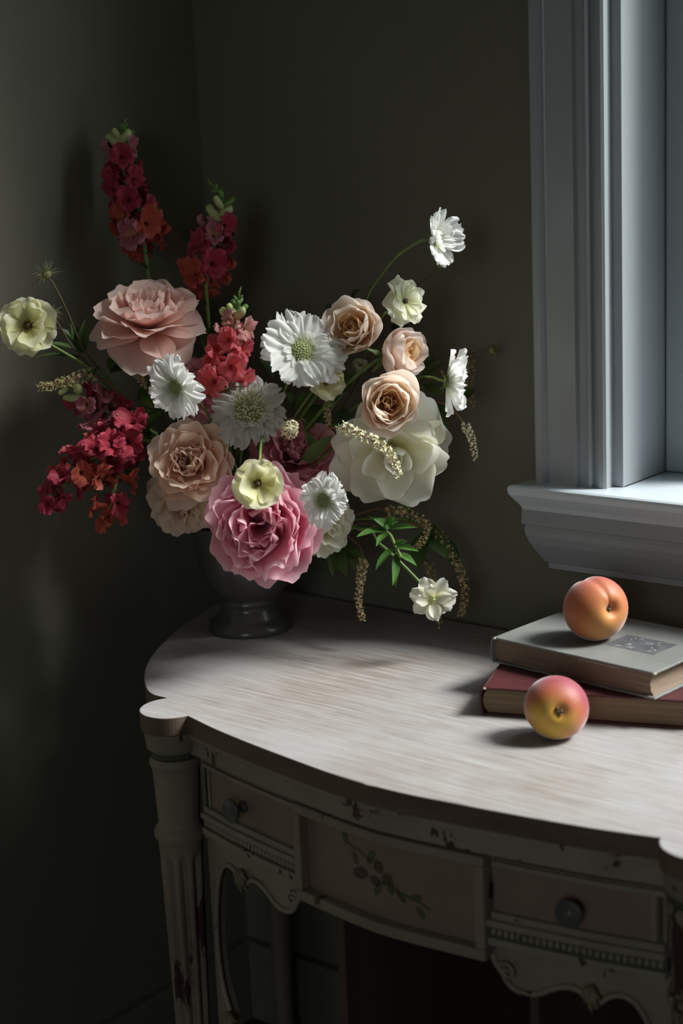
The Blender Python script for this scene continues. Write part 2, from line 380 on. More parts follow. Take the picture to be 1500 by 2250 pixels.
mirror = [(2*DCX-x, y) for x, y in left[1:]]
outline = list(reversed(mirror)) + left            # runs right back -> front -> left back
def inset(poly, d):
    out = []
    for i, (x, y) in enumerate(poly):
        p, q = poly[max(i-1, 0)], poly[min(i+1, len(poly)-1)]
        tx, ty = q[0]-p[0], q[1]-p[1]; L = math.hypot(tx, ty) or 1
        nx, ny = ty/L, -tx/L
        if nx*(DCX-x)+ny*(1.62-y) < 0: nx, ny = -nx, -ny
        out.append((x+nx*d, y+ny*d))
    return out
desk = tag(empty('writing_desk', (DCX, 1.6, 0)), 'cream painted bow-fronted wooden desk with whitewashed top beside the window', 'desk')
di = Matrix.Translation(-Vector(desk.location))
_ear = Vector((-1.364, 1.357, 0)); _q = Matrix.Rotation(rad(-1.4), 3, 'Z')       # stands not quite square to the wall
desk.location = _ear + _q @ (Vector(desk.location)-_ear); desk.rotation_euler = (0, 0, rad(-1.4))
def dpart(name, mb, mat, bev=0, smooth=False, parent=None, kind=None):
    o = mb.build(name, mat, parent or desk, smooth, inv=di if parent is None else di)
    if bev: bevel(o, bev)
    if kind: o['kind'] = kind
    return o
tt = MB().prism(outline, TZ-.024, TZ)
to = dpart('tabletop', tt, M['top'], .0014)
M['rim'] = simple('worn_brown_rim', (.10, .065, .045), (.15, .105, .075), 14, .6, .1, (.5, .5, 3))
to.data.materials.append(M['rim'])
for pg in to.data.polygons:
    if abs(pg.normal.z) < .5: pg.material_index = 1
def front_y(x):                     # edge of the top along the bow front
    xs = [p[0] for p in ([(2*DCX-a, b) for a, b in reversed(half)] + [(DCX, 1.2955)] + half)][::-1]
    ys = [p[1] for p in ([(2*DCX-a, b) for a, b in reversed(half)] + [(DCX, 1.2955)] + half)][::-1]
    return float(np.interp(x, xs, ys))
# curved boards that follow the bow front: outline of (x, z) extruded inward
def bow_board(x0, x1, z0, z1, off, thick, n=10):
    v = []
    for k in range(n+1):
        x = x0+(x1-x0)*k/n; y = front_y(x)+off
        v += [(x, y, z0), (x, y, z1), (x, y+thick, z1), (x, y+thick, z0)]
    f = []
    for k in range(n):
        a, b = 4*k, 4*k+4
        for j in range(4): f.append((a+j, b+j, b+(j+1) % 4, a+(j+1) % 4))
    f += [(0, 1, 2, 3), tuple(reversed((4*n, 4*n+1, 4*n+2, 4*n+3)))]
    return MB().add(v, f)
XL, XC0, XC1, XR = -1.336, -1.138, -.876, -.678
dpart('top_moulding', bow_board(XL, XR, TZ-.034, TZ-.024, .005, .03, 30), M['paint_worn'], .002)
dpart('frieze_moulding', bow_board(XL, XR, TZ-.056, TZ-.034, .010, .03, 30), M['paint_worn'], .002)
dpart('frieze_shadow_strip', bow_board(XL, XR, .700, TZ-.056, .020, .02, 30), M['groove'])  # dark colour stands in for the shadow gap under the moulding
dpart('frieze_board', bow_board(XL, XR, .590, .700, .026, .012, 30), M['paint'])
for s in (0, 1):
    mir = (lambda x: 2*DCX-x) if s else (lambda x: x)
    xa, xb = sorted((mir(-1.326), mir(XC0)))
    dr = dpart('drawer', bow_board(xa+.004, xb-.002, .632, .698, .020, .006), M['panelpaint'], .001)
    # raised fillets round the drawer front
    dpart('fillet', bow_board(xa+.004, xb-.002, .690, .696, .016, .005), M['paint_worn'], .001, parent=dr)
    dpart('fillet', bow_board(xa+.004, xb-.002, .632, .640, .014, .007), M['paint_worn'], .001, parent=dr)
    xe = mir(-1.312); dpart('fillet', bow_board(xe-.0025, xe+.0025, .640, .690, .0175, .004, 1), M['paint_worn'], .0008, parent=dr)
    xe = mir(-1.318); dpart('fillet', bow_board(xe-.0015, xe+.0015, .640, .690, .0175, .004, 1), M['groove'], parent=dr)
    # knob with rings
    kx = -1.240 if not s else -.782; ky = front_y(kx)+.020; kz = .663
    kp = [(.0001, 0), (.0075, 0), (.0075, .003), (.0045, .005), (.0040, .011), (.0055, .0135), (.0125, .0155), (.0150, .0185), (.0150, .0205), (.0132, .0222),
          (.0118, .0205), (.0104, .0222), (.0086, .0208), (.0070, .0224), (.0052, .0210), (.0034, .0228), (.0001, .0234)]
    kb = MB().lathe(kp, 28); slope = (front_y(kx+.02)-front_y(kx-.02))/.04
    km = Matrix.Translation((kx, ky, kz)) @ Matrix.Rotation(math.atan(slope), 4, 'Z') @ Matrix.Rotation(rad(90), 4, 'X')
    kb.v = [tuple(km @ Vector(p)) for p in kb.v]
    dpart('knob', kb, M['knob'], 0, True, parent=dr)['label'] = 'dark bronze knob with concentric rings'
    # bands and bead row under the drawer
    dpart('lower_band', bow_board(xa, xb, .624, .632, .010, .02), M['paint_worn'], .002)
    bb = MB()
    nb = 26
    for k in range(nb):
        x = xa+.006+(xb-xa-.012)*k/(nb-1); bb.blob((x, front_y(x)+.016, .6175), .0032, .0032, .0048, 8, 5)
    bd = dpart('bead_row', bb, M['paint_worn'], 0, True, kind='stuff')
    dpart('bead_backing', bow_board(xa, xb, .610, .624, .0165, .012), M['groove'])
    dpart('lower_band', bow_board(xa, xb, .602, .611, .012, .02), M['paint_worn'], .002)
    # scalloped spandrel: double arch with a carved leaf at the cusp and a scroll by the kneehole
    inner = [(-1.328, .03), (-1.310, .03), (-1.309, .14), (-1.303, .22), (-1.296, .30), (-1.292, .345), (-1.298, .37), (-1.310, .395), (-1.317, .43), (-1.318, .47),
             (-1.314, .51), (-1.306, .545), (-1.294, .566), (-1.281, .5735), (-1.268, .571), (-1.258, .563), (-1.250, .5555), (-1.244, .562), (-1.234, .570),
             (-1.220, .5705), (-1.206, .565), (-1.192, .5565), (-1.178, .5525), (-1.166, .5535), (-1.156, .560), (-1.150, .570), (-1.142, .580), (-1.139, .590)]
    inn = [(p.x, p.y) for p in spline([(x, z, 0) for x, z in inner], 90)]
    v = []; f = []
    for (x, z) in inn:
        xx = mir(x); y = front_y(x if not s else xx)+.024
        zt = .604
        v += [(xx, y, z), (xx, y, zt), (xx, y+.014, zt), (xx, y+.014, z)]
    n_ = len(inn)
    # board body as strips between the cut edge and the top / the leg side
    sp = MB(); 
    poly = inn + [(-1.139, .604), (-1.328, .604)]
    def sy(x): return front_y(mir(x))+.022
    from mathutils.geometry import tessellate_polygon
    tri = tessellate_polygon([[Vector((x, z, 0)) for x, z in poly]]); NP = len(poly)
    vv = [(mir(x), sy(x), z) for x, z in poly]+[(mir(x), sy(x)+.014, z) for x, z in poly]
    sp.add(vv, [tuple(t) for t in tri]+[tuple(NP+q for q in reversed(t)) for t in tri]+[(i, (i+1) % NP, NP+(i+1) % NP, NP+i) for i in range(NP)])
    spo = dpart('spandrel', sp, M['paint'])
    rim = MB().tube([(mir(x), sy(x)-.001, z) for x, z in inn[3:]], .0035, 6)
    dpart('edge_roll', rim, M['paint_worn'], 0, True, parent=spo)
    # carved leaf at the cusp, another halfway down the side, scroll at the end
    for (lx, lz, sc, dn) in ((-1.250, .563, 1, -90), (-1.296, .352, 1.2, -80)):
        lf = MB()
        for k, (a, L) in enumerate(((-55, .013), (-28, .017), (0, .021), (28, .017), (55, .013))):
            d = rad(dn+a); L *= sc
            base = Vector((mir(lx), sy(lx)-.003, lz+.016*sc)); 
            pts = [base+Vector((math.cos(d)*L*t*(1 if not s else -1), -.006*math.sin(PI*t), math.sin(d)*L*t*1.5)) for t in (0, .35, .7, 1)]
            lf.tube(pts, [.002*sc, .004*sc, .003*sc, .0008], 6)
        dpart('carved_leaf', lf, M['gilt'], 0, True, parent=spo)
    scp = [(mir(-1.156+.011*(1-k/22)*math.cos(.45*k)), sy(-1.156)-.003, .573+.011*(1-k/22)*math.sin(.45*k)) for k in range(20)]
    dpart('scroll', MB().tube(scp, .0026, 6), M['paint_worn'], 0, True, parent=spo)
    # corner column with capital, ring and fluted tapering shaft
    lx, ly = mir(ec[0]), ec[1]+.002
    pr = [(.036, .736), (.0365, .732), (.0355, .722), (.0345, .716), (.0345, .712), (.029, .708), (.0285, .698), (.0325, .694), (.0325, .690), (.0300, .684)]
    pr += [(.0292-.0006*k, .68-.013*k) for k in range(6)]
    pr += [(.0268, .608), (.031, .605), (.0325, .600), (.0318, .594), (.0285, .588), (.0275, .578), (.0272, .572), (.0271, .566)]
    pr += [(.0271-(.0271-.0165)*k/20, .562-.512*k/20) for k in range(21)] + [(.0165, .048), (.021, .044), (.022, .03), (.018, .012), (.014, 0)]
    def flute(r, z, a):
        if z > .572 or z < .05: return r
        c = .5+.5*math.cos(a*9); return r*(1-.30*max(0, c)**1.4*min(1, (.574-z)/.012))
    lg = MB().lathe([p for p in pr], 72, flute); lg.v = [(x+lx, y+ly, z) for x, y, z in lg.v]
    lo = dpart('leg', lg, M['legpaint'], 0, True)
    nk = MB().lathe([(.0292, .7075), (.0296, .704), (.0292, .699)], 40); nk.v = [(x+lx, y+ly, z) for x, y, z in nk.v]
    dpart('neck_ring', nk, M['groove'], 0, True, parent=lo)
    # side frieze following the lobe, with an arched lower edge, and the back leg
    sl = [(mir(x), y) for x, y in inset([(-1.396, 1.381)]+lobe, .022)][2:]
    v = []; n2 = len(sl)
    for k, (x, y) in enumerate(sl):
        t = k/(n2-1); arch = .595-.23*(abs(2*t-1)**5)-.018*math.cos(2*PI*t*3)
        v += [(x, y, arch), (x, y, TZ-.024)]
    si = [(mir(x), y) for x, y in inset([(-1.396, 1.381)]+lobe, .034)][2:]
    for k, (x, y) in enumerate(si):
        t = k/(n2-1); arch = .595-.23*(abs(2*t-1)**5)-.018*math.cos(2*PI*t*3)
        v += [(x, y, arch), (x, y, TZ-.024)]
    f = []
    for k in range(n2-1):
        a, b, c, d = 2*k, 2*k+2, 2*n2+2*k, 2*n2+2*k+2
        f += [(a, b, b+1, a+1), (c+1, d+1, d, c), (a, c, d, b), (a+1, b+1, d+1, c+1)]
    f += [(0, 1, 2*n2+1, 2*n2), (2*n2-2, 4*n2-2, 4*n2-1, 2*n2-1)]
    dpart('side_apron', MB().add(v, f), M['paint'])
    bl = MB().lathe([(.024, .736), (.024, .60), (.027, .596), (.027, .588), (.022, .58), (.015, .05), (.018, .04), (.018, .02), (.013, 0)], 20)
    bl.v = [(x+mir(-1.615), y+1.80, z) for x, y, z in bl.v]; dpart('back_leg', bl, M['paint'], 0, True)
    # kneehole side panel
    xk = mir(-1.150); dpart('kneehole_panel', MB().box(min(xk, mir(-1.138)), max(xk, mir(-1.138)), 1.40, 1.80, .12, TZ-.03), M['inner'], .002)
# centre drawer: proud frame round a sunk panel with a painted spray
cp = dpart('centre_panel', bow_board(XC0+.012, XC1-.012, .597, .692, .0225, .006, 14), M['panelpaint'])
for (x0, x1, z0, z1) in ((XC0, XC1, .690, .7015), (XC0, XC1, .584, .597)):
    dpart('panel_frame', bow_board(x0, x1, z0, z1, .008, .018, 14), M['paint'], .002)
for (x0, x1) in ((XC0, XC0+.0115), (XC1-.0115, XC1)):
    dpart('panel_frame', bow_board(x0, x1, .597, .690, .008, .018, 1), M['paint'], .002)
mo = MB(); md = MB()
def pleaf(mb, x, z, L, w, ang):
    c, s = math.cos(rad(ang)), math.sin(rad(ang)); pts = []
    for k in range(12):
        a = 2*PI*k/12; u, w_ = L*.5*(1+math.cos(a)), w*math.sin(a)
        xx, zz = x+u*c-w_*s, z+u*s+w_*c; pts.append((xx, front_y(xx)+.0219, zz))
    mb.add(pts, [tuple(range(12))])
for k in range(9): pleaf(mo, -1.060+.0125*k, .672-.0062*k+.004*math.sin(k), .014, .0018, -24)
for (x, z, L, w, a) in ((-1.062, .668, .02, .004, 100), (-1.052, .664, .016, .004, -70), (-1.03, .655, .02, .005, 60), (-1.0, .645, .018, .005, -80),
                        (-.975, .628, .018, .004, 20), (-.965, .622, .016, .004, -60), (-1.01, .64, .022, .005, -120)): pleaf(mo, x, z, L, w, a)
for (x, z, L, w, a) in ((-1.03, .644, .024, .007, 195), (-1.02, .652, .014, .008, 30), (-1.008, .648, .013, .008, -40), (-1.018, .643, .012, .008, -110), (-.99, .634, .016, .004, -50)): pleaf(md, x, z, L, w, a)
dpart('painted_leaves', mo, M['motif_green'], parent=cp); dpart('painted_blossom', md, M['motif_dark'], parent=cp)
dpart('back_panel', MB().box(-1.60, -.414, 1.815, 1.832, .30, TZ-.024), M['inner'])

# ------------------------------------------------------------------ books
def book_cover_mat(name, c1, c2, edge, lx, ly):
    m, n, l, b = new_mat(name)
    ns = noise(n, l, 22, 6, rough=.65); r = ramp(n, [(.3, c1), (.72, c2)]); l.new(ns.outputs[0], r.inputs[0])
    tcn = n.new('ShaderNodeTexCoord'); sp = n.new('ShaderNodeSeparateXYZ'); l.new(tcn.outputs['Object'], sp.inputs[0])
    def near(axis, val):           # thin ruled line printed parallel to an edge
        a = n.new('ShaderNodeMath'); a.operation = 'SUBTRACT'; a.inputs[1].default_value = val; l.new(sp.outputs[axis], a.inputs[0])
        c = n.new('ShaderNodeMath'); c.operation = 'ABSOLUTE'; l.new(a.outputs[0], c.inputs[0])
        d = n.new('ShaderNodeMath'); d.operation = 'LESS_THAN'; d.inputs[1].default_value = .0007; l.new(c.outputs[0], d.inputs[0]); return d.outputs[0]
    cur = None
    for ax, val in ((0, .012), (0, lx-.010), (1, .010), (1, ly-.010)):
        o = near(ax, val)
        if cur is None: cur = o
        else:
            mx = n.new('ShaderNodeMath'); mx.operation = 'MAXIMUM'; l.new(cur, mx.inputs[0]); l.new(o, mx.inputs[1]); cur = mx.outputs[0]
    sc = n.new('ShaderNodeMath'); sc.operation = 'MULTIPLY'; sc.inputs[1].default_value = .55; l.new(cur, sc.inputs[0])
    c = mixc(n, l, sc.outputs[0], r.outputs[0], edge); l.new(c, b.inputs['Base Color'])
    b.inputs['Roughness'].default_value = .55; wv = noise(n, l, 500, 1); bumpify(n, l, b, wv.outputs[0], .25, .0006); return m
def page_mat(name, c1, c2):
    m, n, l, b = new_mat(name)
    ns = noise(n, l, 30, 5, stretch=(.6, .6, 60), rough=.7); r = ramp(n, [(.28, c1), (.5, c2), (.75, tuple(min(1, x*1.12) for x in c2))])
    l.new(ns.outputs[0], r.inputs[0]); l.new(r.outputs[0], b.inputs['Base Color']); b.inputs['Roughness'].default_value = .85
    bumpify(n, l, b, ns.outputs[0], .7, .0012); return m
M['pages1'] = page_mat('tanned_pages', (.14, .09, .048), (.25, .17, .10))
M['pages2'] = page_mat('brown_pages', (.15, .10, .065), (.25, .18, .125))
def make_book(name, label, loc, ang, Lx, Ly, H, cmat, pmat, wornmat, tb=.0028):
    b = tag(empty(name, loc), label, 'book'); b.rotation_euler = (0, 0, rad(ang)); b['group'] = 'stacked old books'
    rnd = random.Random(name)
    def board(nm, z0):
        n = 26; pts = []
        for i in range(n): pts.append((Lx*i/n, (rnd.random()**4)*.0012))
        for i in range(n): pts.append((Lx-(rnd.random()**4)*.0008, Ly*i/n))
        for i in range(n): pts.append((Lx-Lx*i/n, Ly))
        for i in range(6): pts.append((0, Ly-Ly*i/6))
        return bevel(MB().prism(pts, z0, z0+tb).build(nm, cmat, b), .0006, 1)
    bc = board('back_cover', 0); fc = board('front_cover', H-tb)
    # page block: concave fore edge at +x, rounded at the spine
    mb = MB(); n = 10; v = []; ex = .0045
    for k in range(n+1):
        z = tb+(H-2*tb)*k/n; u = 2*k/n-1
        cx = -.0045*(1-u*u); sx_ = .004-.006*(1-u*u)
        w = .0006*math.sin(k*2.1)
        v += [(sx_, ex+w, z), (Lx-ex+cx, ex+w, z), (Lx-ex+cx, Ly-ex, z), (sx_, Ly-ex, z)]
    f = [(4*k+j, 4*k+(j+1) % 4, 4*k+4+(j+1) % 4, 4*k+4+j) for k in range(n) for j in range(4)] + [(3, 2, 1, 0), tuple(4*n+j for j in range(4))]
    mb.add(v, f).build('page_block', pmat, b)
    v = []; n = 12
    for k in range(n+1):
        a = PI*(k/n-.5); x = -.0045*math.cos(a)-.0008; z = H/2+(H/2)*math.sin(a)
        v += [(x, 0, z), (x, Ly, z), (x+.0018, Ly, z), (x+.0018, 0, z)]
    f = [(4*k+j, 4*k+4+j, 4*k+4+(j+1) % 4, 4*k+(j+1) % 4) for k in range(n) for j in range(4)] + [(0, 1, 2, 3), (4*n+3, 4*n+2, 4*n+1, 4*n)]
    MB().add(v, f).build('spine', cmat, b, True)
    # worn, paper-coloured corners and edge nicks
    for (x, y) in ((Lx, 0), (0, 0)):
        nb = MB().blob((x-.0012*(1 if x else -1), .0012, H-tb*.55), .0028, .0028, tb*.56, 8, 5); nb.build('worn_corner', wornmat, fc, True)
    return b, fc
M['worn'] = simple('bare_board', (.40, .35, .28), (.52, .47, .39), 80, .8)
c1 = book_cover_mat('maroon_cloth', (.055, .009, .011), (.085, .016, .018), (.10, .02, .02), .262, .175)
c2 = book_cover_mat('grey_green_cloth', (.155, .158, .144), (.205, .208, .194), (.17, .17, .16), .233, .165)
B1H, B2H = .0345, .0325
bk1, _ = make_book('red_book', 'old book in dark red cloth lying under the grey book', (-1.022, 1.533, TZ), 19.5, .262, .175, B1H, c1, M['pages1'], M['worn'])
bk2, fc2 = make_book('grey_book', 'worn grey cloth book with a printed picture, lying on top of the red book', (-1.062, 1.618, TZ+B1H+.0004), -6.0, .233, .165, B2H, c2, M['pages2'], M['worn'])
# printed picture on the cover: dark field with pale strokes
M['plate'] = simple('printed_picture', (.06, .063, .072), (.12, .12, .125), 60, .5)
M['platepale'] = simple('printed_pale_ink', (.34, .34, .32), (.44, .43, .40), 80, .6)
zt = B2H+.00015
ptl = MB().box(.125, .195, .055, .105, B2H-.0002, zt).build('cover_print', M['plate'], fc2)
ink = MB(); rr = random.Random(5)
for k in range(16):
    x, y = .130+rr.random()*.056, .058+rr.random()*.040; L = .004+rr.random()*.010; a = rr.choice((0.1, .5, 1.2, -.6))
    ink.tube([(x+L*t*math.cos(a)*.7, y+L*t*math.sin(a)*.7+.0015*math.sin(3*t), zt) for t in (0, .3, .6, 1)], [.0002, .0007, .0008, .0002], 5)
ink.v = [(x, y, zt+(z-zt)*.15) for x, y, z in ink.v]
ink.build('ink_strokes', M['platepale'], ptl)['kind'] = 'stuff'
# torn white paper along the top front edge of the grey book
tn = MB()
for k in range(14):
    x = .128+k*.0042; tn.tube([(x, -.0002, B2H-tb_) for tb_ in (.0030, .0034)] + [(x+.004, -.0006+rr.random()*.0008, B2H-.0034-rr.random()*.0008)], [.0005, .0009, .0004], 5)
tn.build('torn_edge', M['worn'], fc2)

# ------------------------------------------------------------------ peaches
def peach_mat(name, yellow_r, red, orange, yellow, blush):
    m, n, l, b = new_mat(name)
    tcn = n.new('ShaderNodeTexCoord'); sp = n.new('ShaderNodeSeparateXYZ'); l.new(tcn.outputs['Object'], sp.inputs[0])
    ns = noise(n, l, 28, 4); ad = n.new('ShaderNodeMath'); ad.operation = 'MULTIPLY_ADD'; ad.inputs[1].default_value = .022
    l.new(ns.outputs[0], ad.inputs[0]); l.new(sp.outputs[2], ad.inputs[2])
    dt = n.new('ShaderNodeVectorMath'); dt.operation = 'DOT_PRODUCT'; dt.inputs[1].default_value = blush; l.new(tcn.outputs['Object'], dt.inputs[0])
    tilt = n.new('ShaderNodeMath'); tilt.operation = 'MULTIPLY_ADD'; tilt.inputs[1].default_value = -.7      # ripened side
    l.new(dt.outputs['Value'], tilt.inputs[0]); l.new(ad.outputs[0], tilt.inputs[2])
    mr = n.new('ShaderNodeMapRange'); mr.inputs[1].default_value = yellow_r[0]; mr.inputs[2].default_value = yellow_r[1]; l.new(tilt.outputs[0], mr.inputs[0])
    r = ramp(n, [(.0, red), (.5, orange), (.95, yellow)]); l.new(mr.outputs[0], r.inputs[0])
    sp2 = noise(n, l, 260, 3); r2 = ramp(n, [(.55, (0, 0, 0)), (.75, (1, 1, 1))]); l.new(sp2.outputs[0], r2.inputs[0])
    mu = n.new('ShaderNodeMath'); mu.operation = 'MULTIPLY'; mu.inputs[1].default_value = .18; l.new(r2.outputs[0], mu.inputs[0])
    c = mixc(n, l, mu.outputs[0], r.outputs[0], yellow); l.new(c, b.inputs['Base Color'])
    b.inputs['Roughness'].default_value = .55; b.inputs['Sheen Weight'].default_value = .5; b.inputs['Sheen Roughness'].default_value = .4
    b.inputs['Subsurface Weight'].default_value = .15; b.inputs['Subsurface Radius'].default_value = (.006, .003, .0015); b.inputs['Subsurface Scale'].default_value = 1
    return m
def make_peach(label, c, R, face, upref, matargs, ripe, cav=1.0, seam=1.0):
    z = face.normalized(); y = (upref-z*upref.dot(z)).normalized(); x = y.cross(z); ripe = ripe.normalized()
    mat = peach_mat(*matargs, (ripe.dot(x), ripe.dot(y), ripe.dot(z)))
    mw = Matrix(((x.x, y.x, z.x, c.x), (x.y, y.y, z.y, c.y), (x.z, y.z, z.z, c.z), (0, 0, 0, 1)))
    e = tag(empty('peach', matrix=mw), label, 'peach', 'ripe peaches')
    v = [(0, 0, 0)]; n, m_ = 64, 40
    def rr(th, ph):
        d = math.atan2(math.sin(ph-PI/2), math.cos(ph-PI/2))
        sm = math.exp(-(d/.16)**2)*math.sin(th)**.6*(1 if th < 2.2 else max(0, 1-(th-2.2)/.6))
        return R*(1+.012*math.sin(2*ph+.6)*math.sin(th)-.055*seam*sm - .30*cav*math.exp(-(th/.24)**2) - .05*cav*math.exp(-(th/.55)**2) - .02*math.exp(-((PI-th)/.5)**2))
    v = [(0, 0, rr(0.0001, 0))]
    for j in range(1, m_):
        th = PI*(j/m_)**1.25
        for k in range(n):
            ph = 2*PI*k/n; q = rr(th, ph); v.append((q*math.sin(th)*math.cos(ph), q*math.sin(th)*math.sin(ph), q*math.cos(th)))
    v.append((0, 0, -rr(PI, 0))); L = len(v)-1
    f = [(0, 1+k, 1+(k+1) % n) for k in range(n)] + [(1+(j-1)*n+k, 1+j*n+k, 1+j*n+(k+1) % n, 1+(j-1)*n+(k+1) % n) for j in range(1, m_-1) for k in range(n)]
    f += [(1+(m_-2)*n+k, L, 1+(m_-2)*n+(k+1) % n) for k in range(n)]
    mesh_obj('flesh', v, f, mat, e)
    sc = MB(); rnd = random.Random(label); z0 = rr(0.0001, 0)
    for k in range(22):
        a = rnd.random()*2*PI; q = rnd.random()*.0048
        sc.blob((q*math.cos(a), q*math.sin(a), z0+.0005+rnd.random()*.0022), .0013+rnd.random()*.0010, n=6, m=4)
    sc.tube([(0, 0, z0-.001), (.0004, .0004, z0+.003)], [.0022, .0012], 7)
    sc.build('stem_scar', M['darkeye'], e, True)
    return e
R1p = .0390; c1p = at(1308, 1337, 1.978); c1p.z = TZ+B1H+B2H+R1p*.985
make_peach('orange peach resting on top of the grey book', c1p, R1p, cdir(.42, .03, .90), cdir(-.25, 1, .2), ('peach_skin_orange', (.004, .078), (.40, .085, .05), (.50, .155, .045), (.62, .34, .07)), cdir(.2, 1, -.2), 1.0, 1.15)
R2p = .0362; c2p = at(1222, 1556, 1.846); c2p.z = TZ+R2p*.985
make_peach('red blushed peach with yellow centre on the tabletop beside the red book', c2p, R2p, cdir(0, -.02, 1), cdir(-.8, -.6, 0), ('peach_skin_red', (.012, .054), (.28, .036, .058), (.42, .115, .038), (.52, .31, .03)), cdir(.55, .85, 0), .5, .35)

# ------------------------------------------------------------------ vase
VX, VY = -1.507, 1.670
vase = tag(empty('footed_vase', (VX, VY, TZ)), 'dark grey footed urn vase holding the flowers on the desk', 'vase')
ft = [(.0592, 0), (.0600, .002), (.0600, .006), (.0575, .011), (.0520, .015), (.0470, .018), (.0450, .021), (.0430, .026), (.0400, .030), (.0385, .034), (.0392, .037), (.0400, .039)]
MB().lathe(ft, 56).build('foot', M['vase'], vase, True)
bo = [(.0395, .038), (.0425, .040), (.0425, .0435), (.0410, .046), (.0470, .052), (.0570, .064), (.0650, .080), (.0700, .098), (.0720, .118), (.0720, .136), (.0735, .146), (.0765, .152),
      (.0770, .156), (.0745, .157), (.0705, .150), (.0690, .130), (.067, .100), (.056, .070), (.030, .056), (.0005, .054)]
MB().lathe(bo, 56).build('bowl', M['vase'], vase, True)
MOUTH = Vector((VX, VY, TZ+.150))

# ------------------------------------------------------------------ flower parts
def petal_geo(L, W, phi0, phi1, cup=.6, ruf=.05, nf=2.0, seed=0, r0=0., z0=0., notch=0., fray=0., base=.25, rnd=.35, pleat=0., nu=9, nv=8, pw=1.3, wmax=.62):
    g = random.Random(seed); ph = g.random()*6.28; ph2 = g.random()*6.28
    fp = [(g.uniform(.5, 1)/(q**.5), q*g.uniform(.8, 1.2), g.random()*6.28) for q in ((2, 3, 5, 7) if nu < 19 else (3, 5, 8, 11))]
    fr = [sum(a_*math.sin(q*PI*(i/(nu-1))*1.3+p_) for a_, q, p_ in fp) for i in range(nu)]
    sub = 4; r, z = r0, z0; prof_ = [(r, z, rad(phi0))]; N = (nv-1)*sub
    for i in range(N):
        t = (i+.5)/N; a = rad(phi0+(phi1-phi0)*t**pw); r += math.cos(a)/N; z += math.sin(a)/N
        prof_.append((r, z, rad(phi0+(phi1-phi0)*((i+1)/N)**pw)))
    P = np.array([[p[0]-r0, p[1]-z0, p[2]] for p in prof_])
    v = []; uv = []
    for j in range(nv):
        t = j/(nv-1)
        w = W*(base+(1-base)*(math.sin(min(t/wmax, 1)*PI/2)**1.1))*(1-.32*max(0, (t-wmax)/(1-wmax))**2)
        for i in range(nu):
            s = 2*i/(nu-1)-1
            te = t*(1-rnd*.45*abs(s)**2.4*t - notch*math.exp(-(s/.22)**2)*t + fray*fr[i]*t**3)
            te = max(0, min(1, te)); q = te*N; k = min(int(q), N-1); u = q-k
            pr_, pz, pa = P[k]*(1-u)+P[k+1]*u
            kap = cup if abs(cup) > 1e-3 else 1e-3
            x = w*math.sin(kap*s)/kap; off = w*(1-math.cos(kap*s))/kap
            off += ruf*(t**1.6)*math.sin(nf*PI*s+ph)*(.35+.65*abs(s)) + ruf*.5*(t**2)*math.sin(nf*2.3*s+ph2)
            off += pleat*math.sin(PI*(s*3.5)+ph2)*(t**.7)
            v.append((r0+(pr_)*L-math.sin(pa)*off*L, x*L, z0+pz*L+math.cos(pa)*off*L)); uv.append(((s+1)/2, t))
    f = [(j*nu+i, j*nu+i+1, (j+1)*nu+i+1, (j+1)*nu+i) for j in range(nv-1) for i in range(nu-1)]
    return v, f, uv
def make_mesh(name, geo, mat):
    v, f, uv = geo; me = bpy.data.meshes.new(name); me.from_pydata(v, [], f)
    ul = me.uv_layers.new(name='UVMap'); li = np.empty(len(me.loops), dtype=np.int32); me.loops.foreach_get('vertex_index', li)
    ul.data.foreach_set('uv', np.asarray(uv, dtype=np.float32)[li].ravel())
    me.polygons.foreach_set('use_smooth', [True]*len(me.polygons)); me.materials.append(mat); me.update(); return me
def frame(c, face, up=None, spin=0.):
    z = face.normalized(); ref = up or (Vector((0, 0, 1)) if abs(z.z) < .92 else cdir(1, 0, 0))
    y = (ref-z*ref.dot(z)).normalized(); x = y.cross(z)
    m = Matrix(((x.x, y.x, z.x, c.x), (x.y, y.y, z.y, c.y), (x.z, y.z, z.z, c.z), (0, 0, 0, 1)))
    return m @ Matrix.Rotation(spin, 4, 'Z')
def ring(root, g, R, n, L, W, phi0, phi1, mat, r0=.05, z0=0., jit=.12, tilt=8, start=None, name='petal', variants=4, zj=0., r0j=0., sj=0., **kw):
    ms = [make_mesh(name, petal_geo(L*R*g.uniform(.94, 1.06)/1., W*g.uniform(.92, 1.08), phi0+g.uniform(-tilt, tilt), phi1+g.uniform(-tilt, tilt)*1.4,
          seed=g.random(), r0=r0*R, z0=z0*R, **kw), mat) for _ in range(min(variants, n))]
    st = g.random()*6.28 if start is None else start
    for k in range(n):
        az = st+2*PI*(k+g.uniform(-jit, jit)*2)/n
        m = Matrix.Rotation(az, 4, 'Z') @ Matrix.Translation((R*r0j*g.uniform(-1, 1), 0, R*zj*g.uniform(-1, 1))) @ Matrix.Rotation(rad(g.uniform(-tilt, tilt)), 4, 'Y') @ Matrix.Rotation(rad(g.uniform(-tilt, tilt)*.8), 4, 'X')
        if sj: m = m @ Matrix.Diagonal((1+g.uniform(-sj, sj), 1+g.uniform(-sj, sj)*.6, 1, 1))
        link(name, ms[k % len(ms)], root, m)
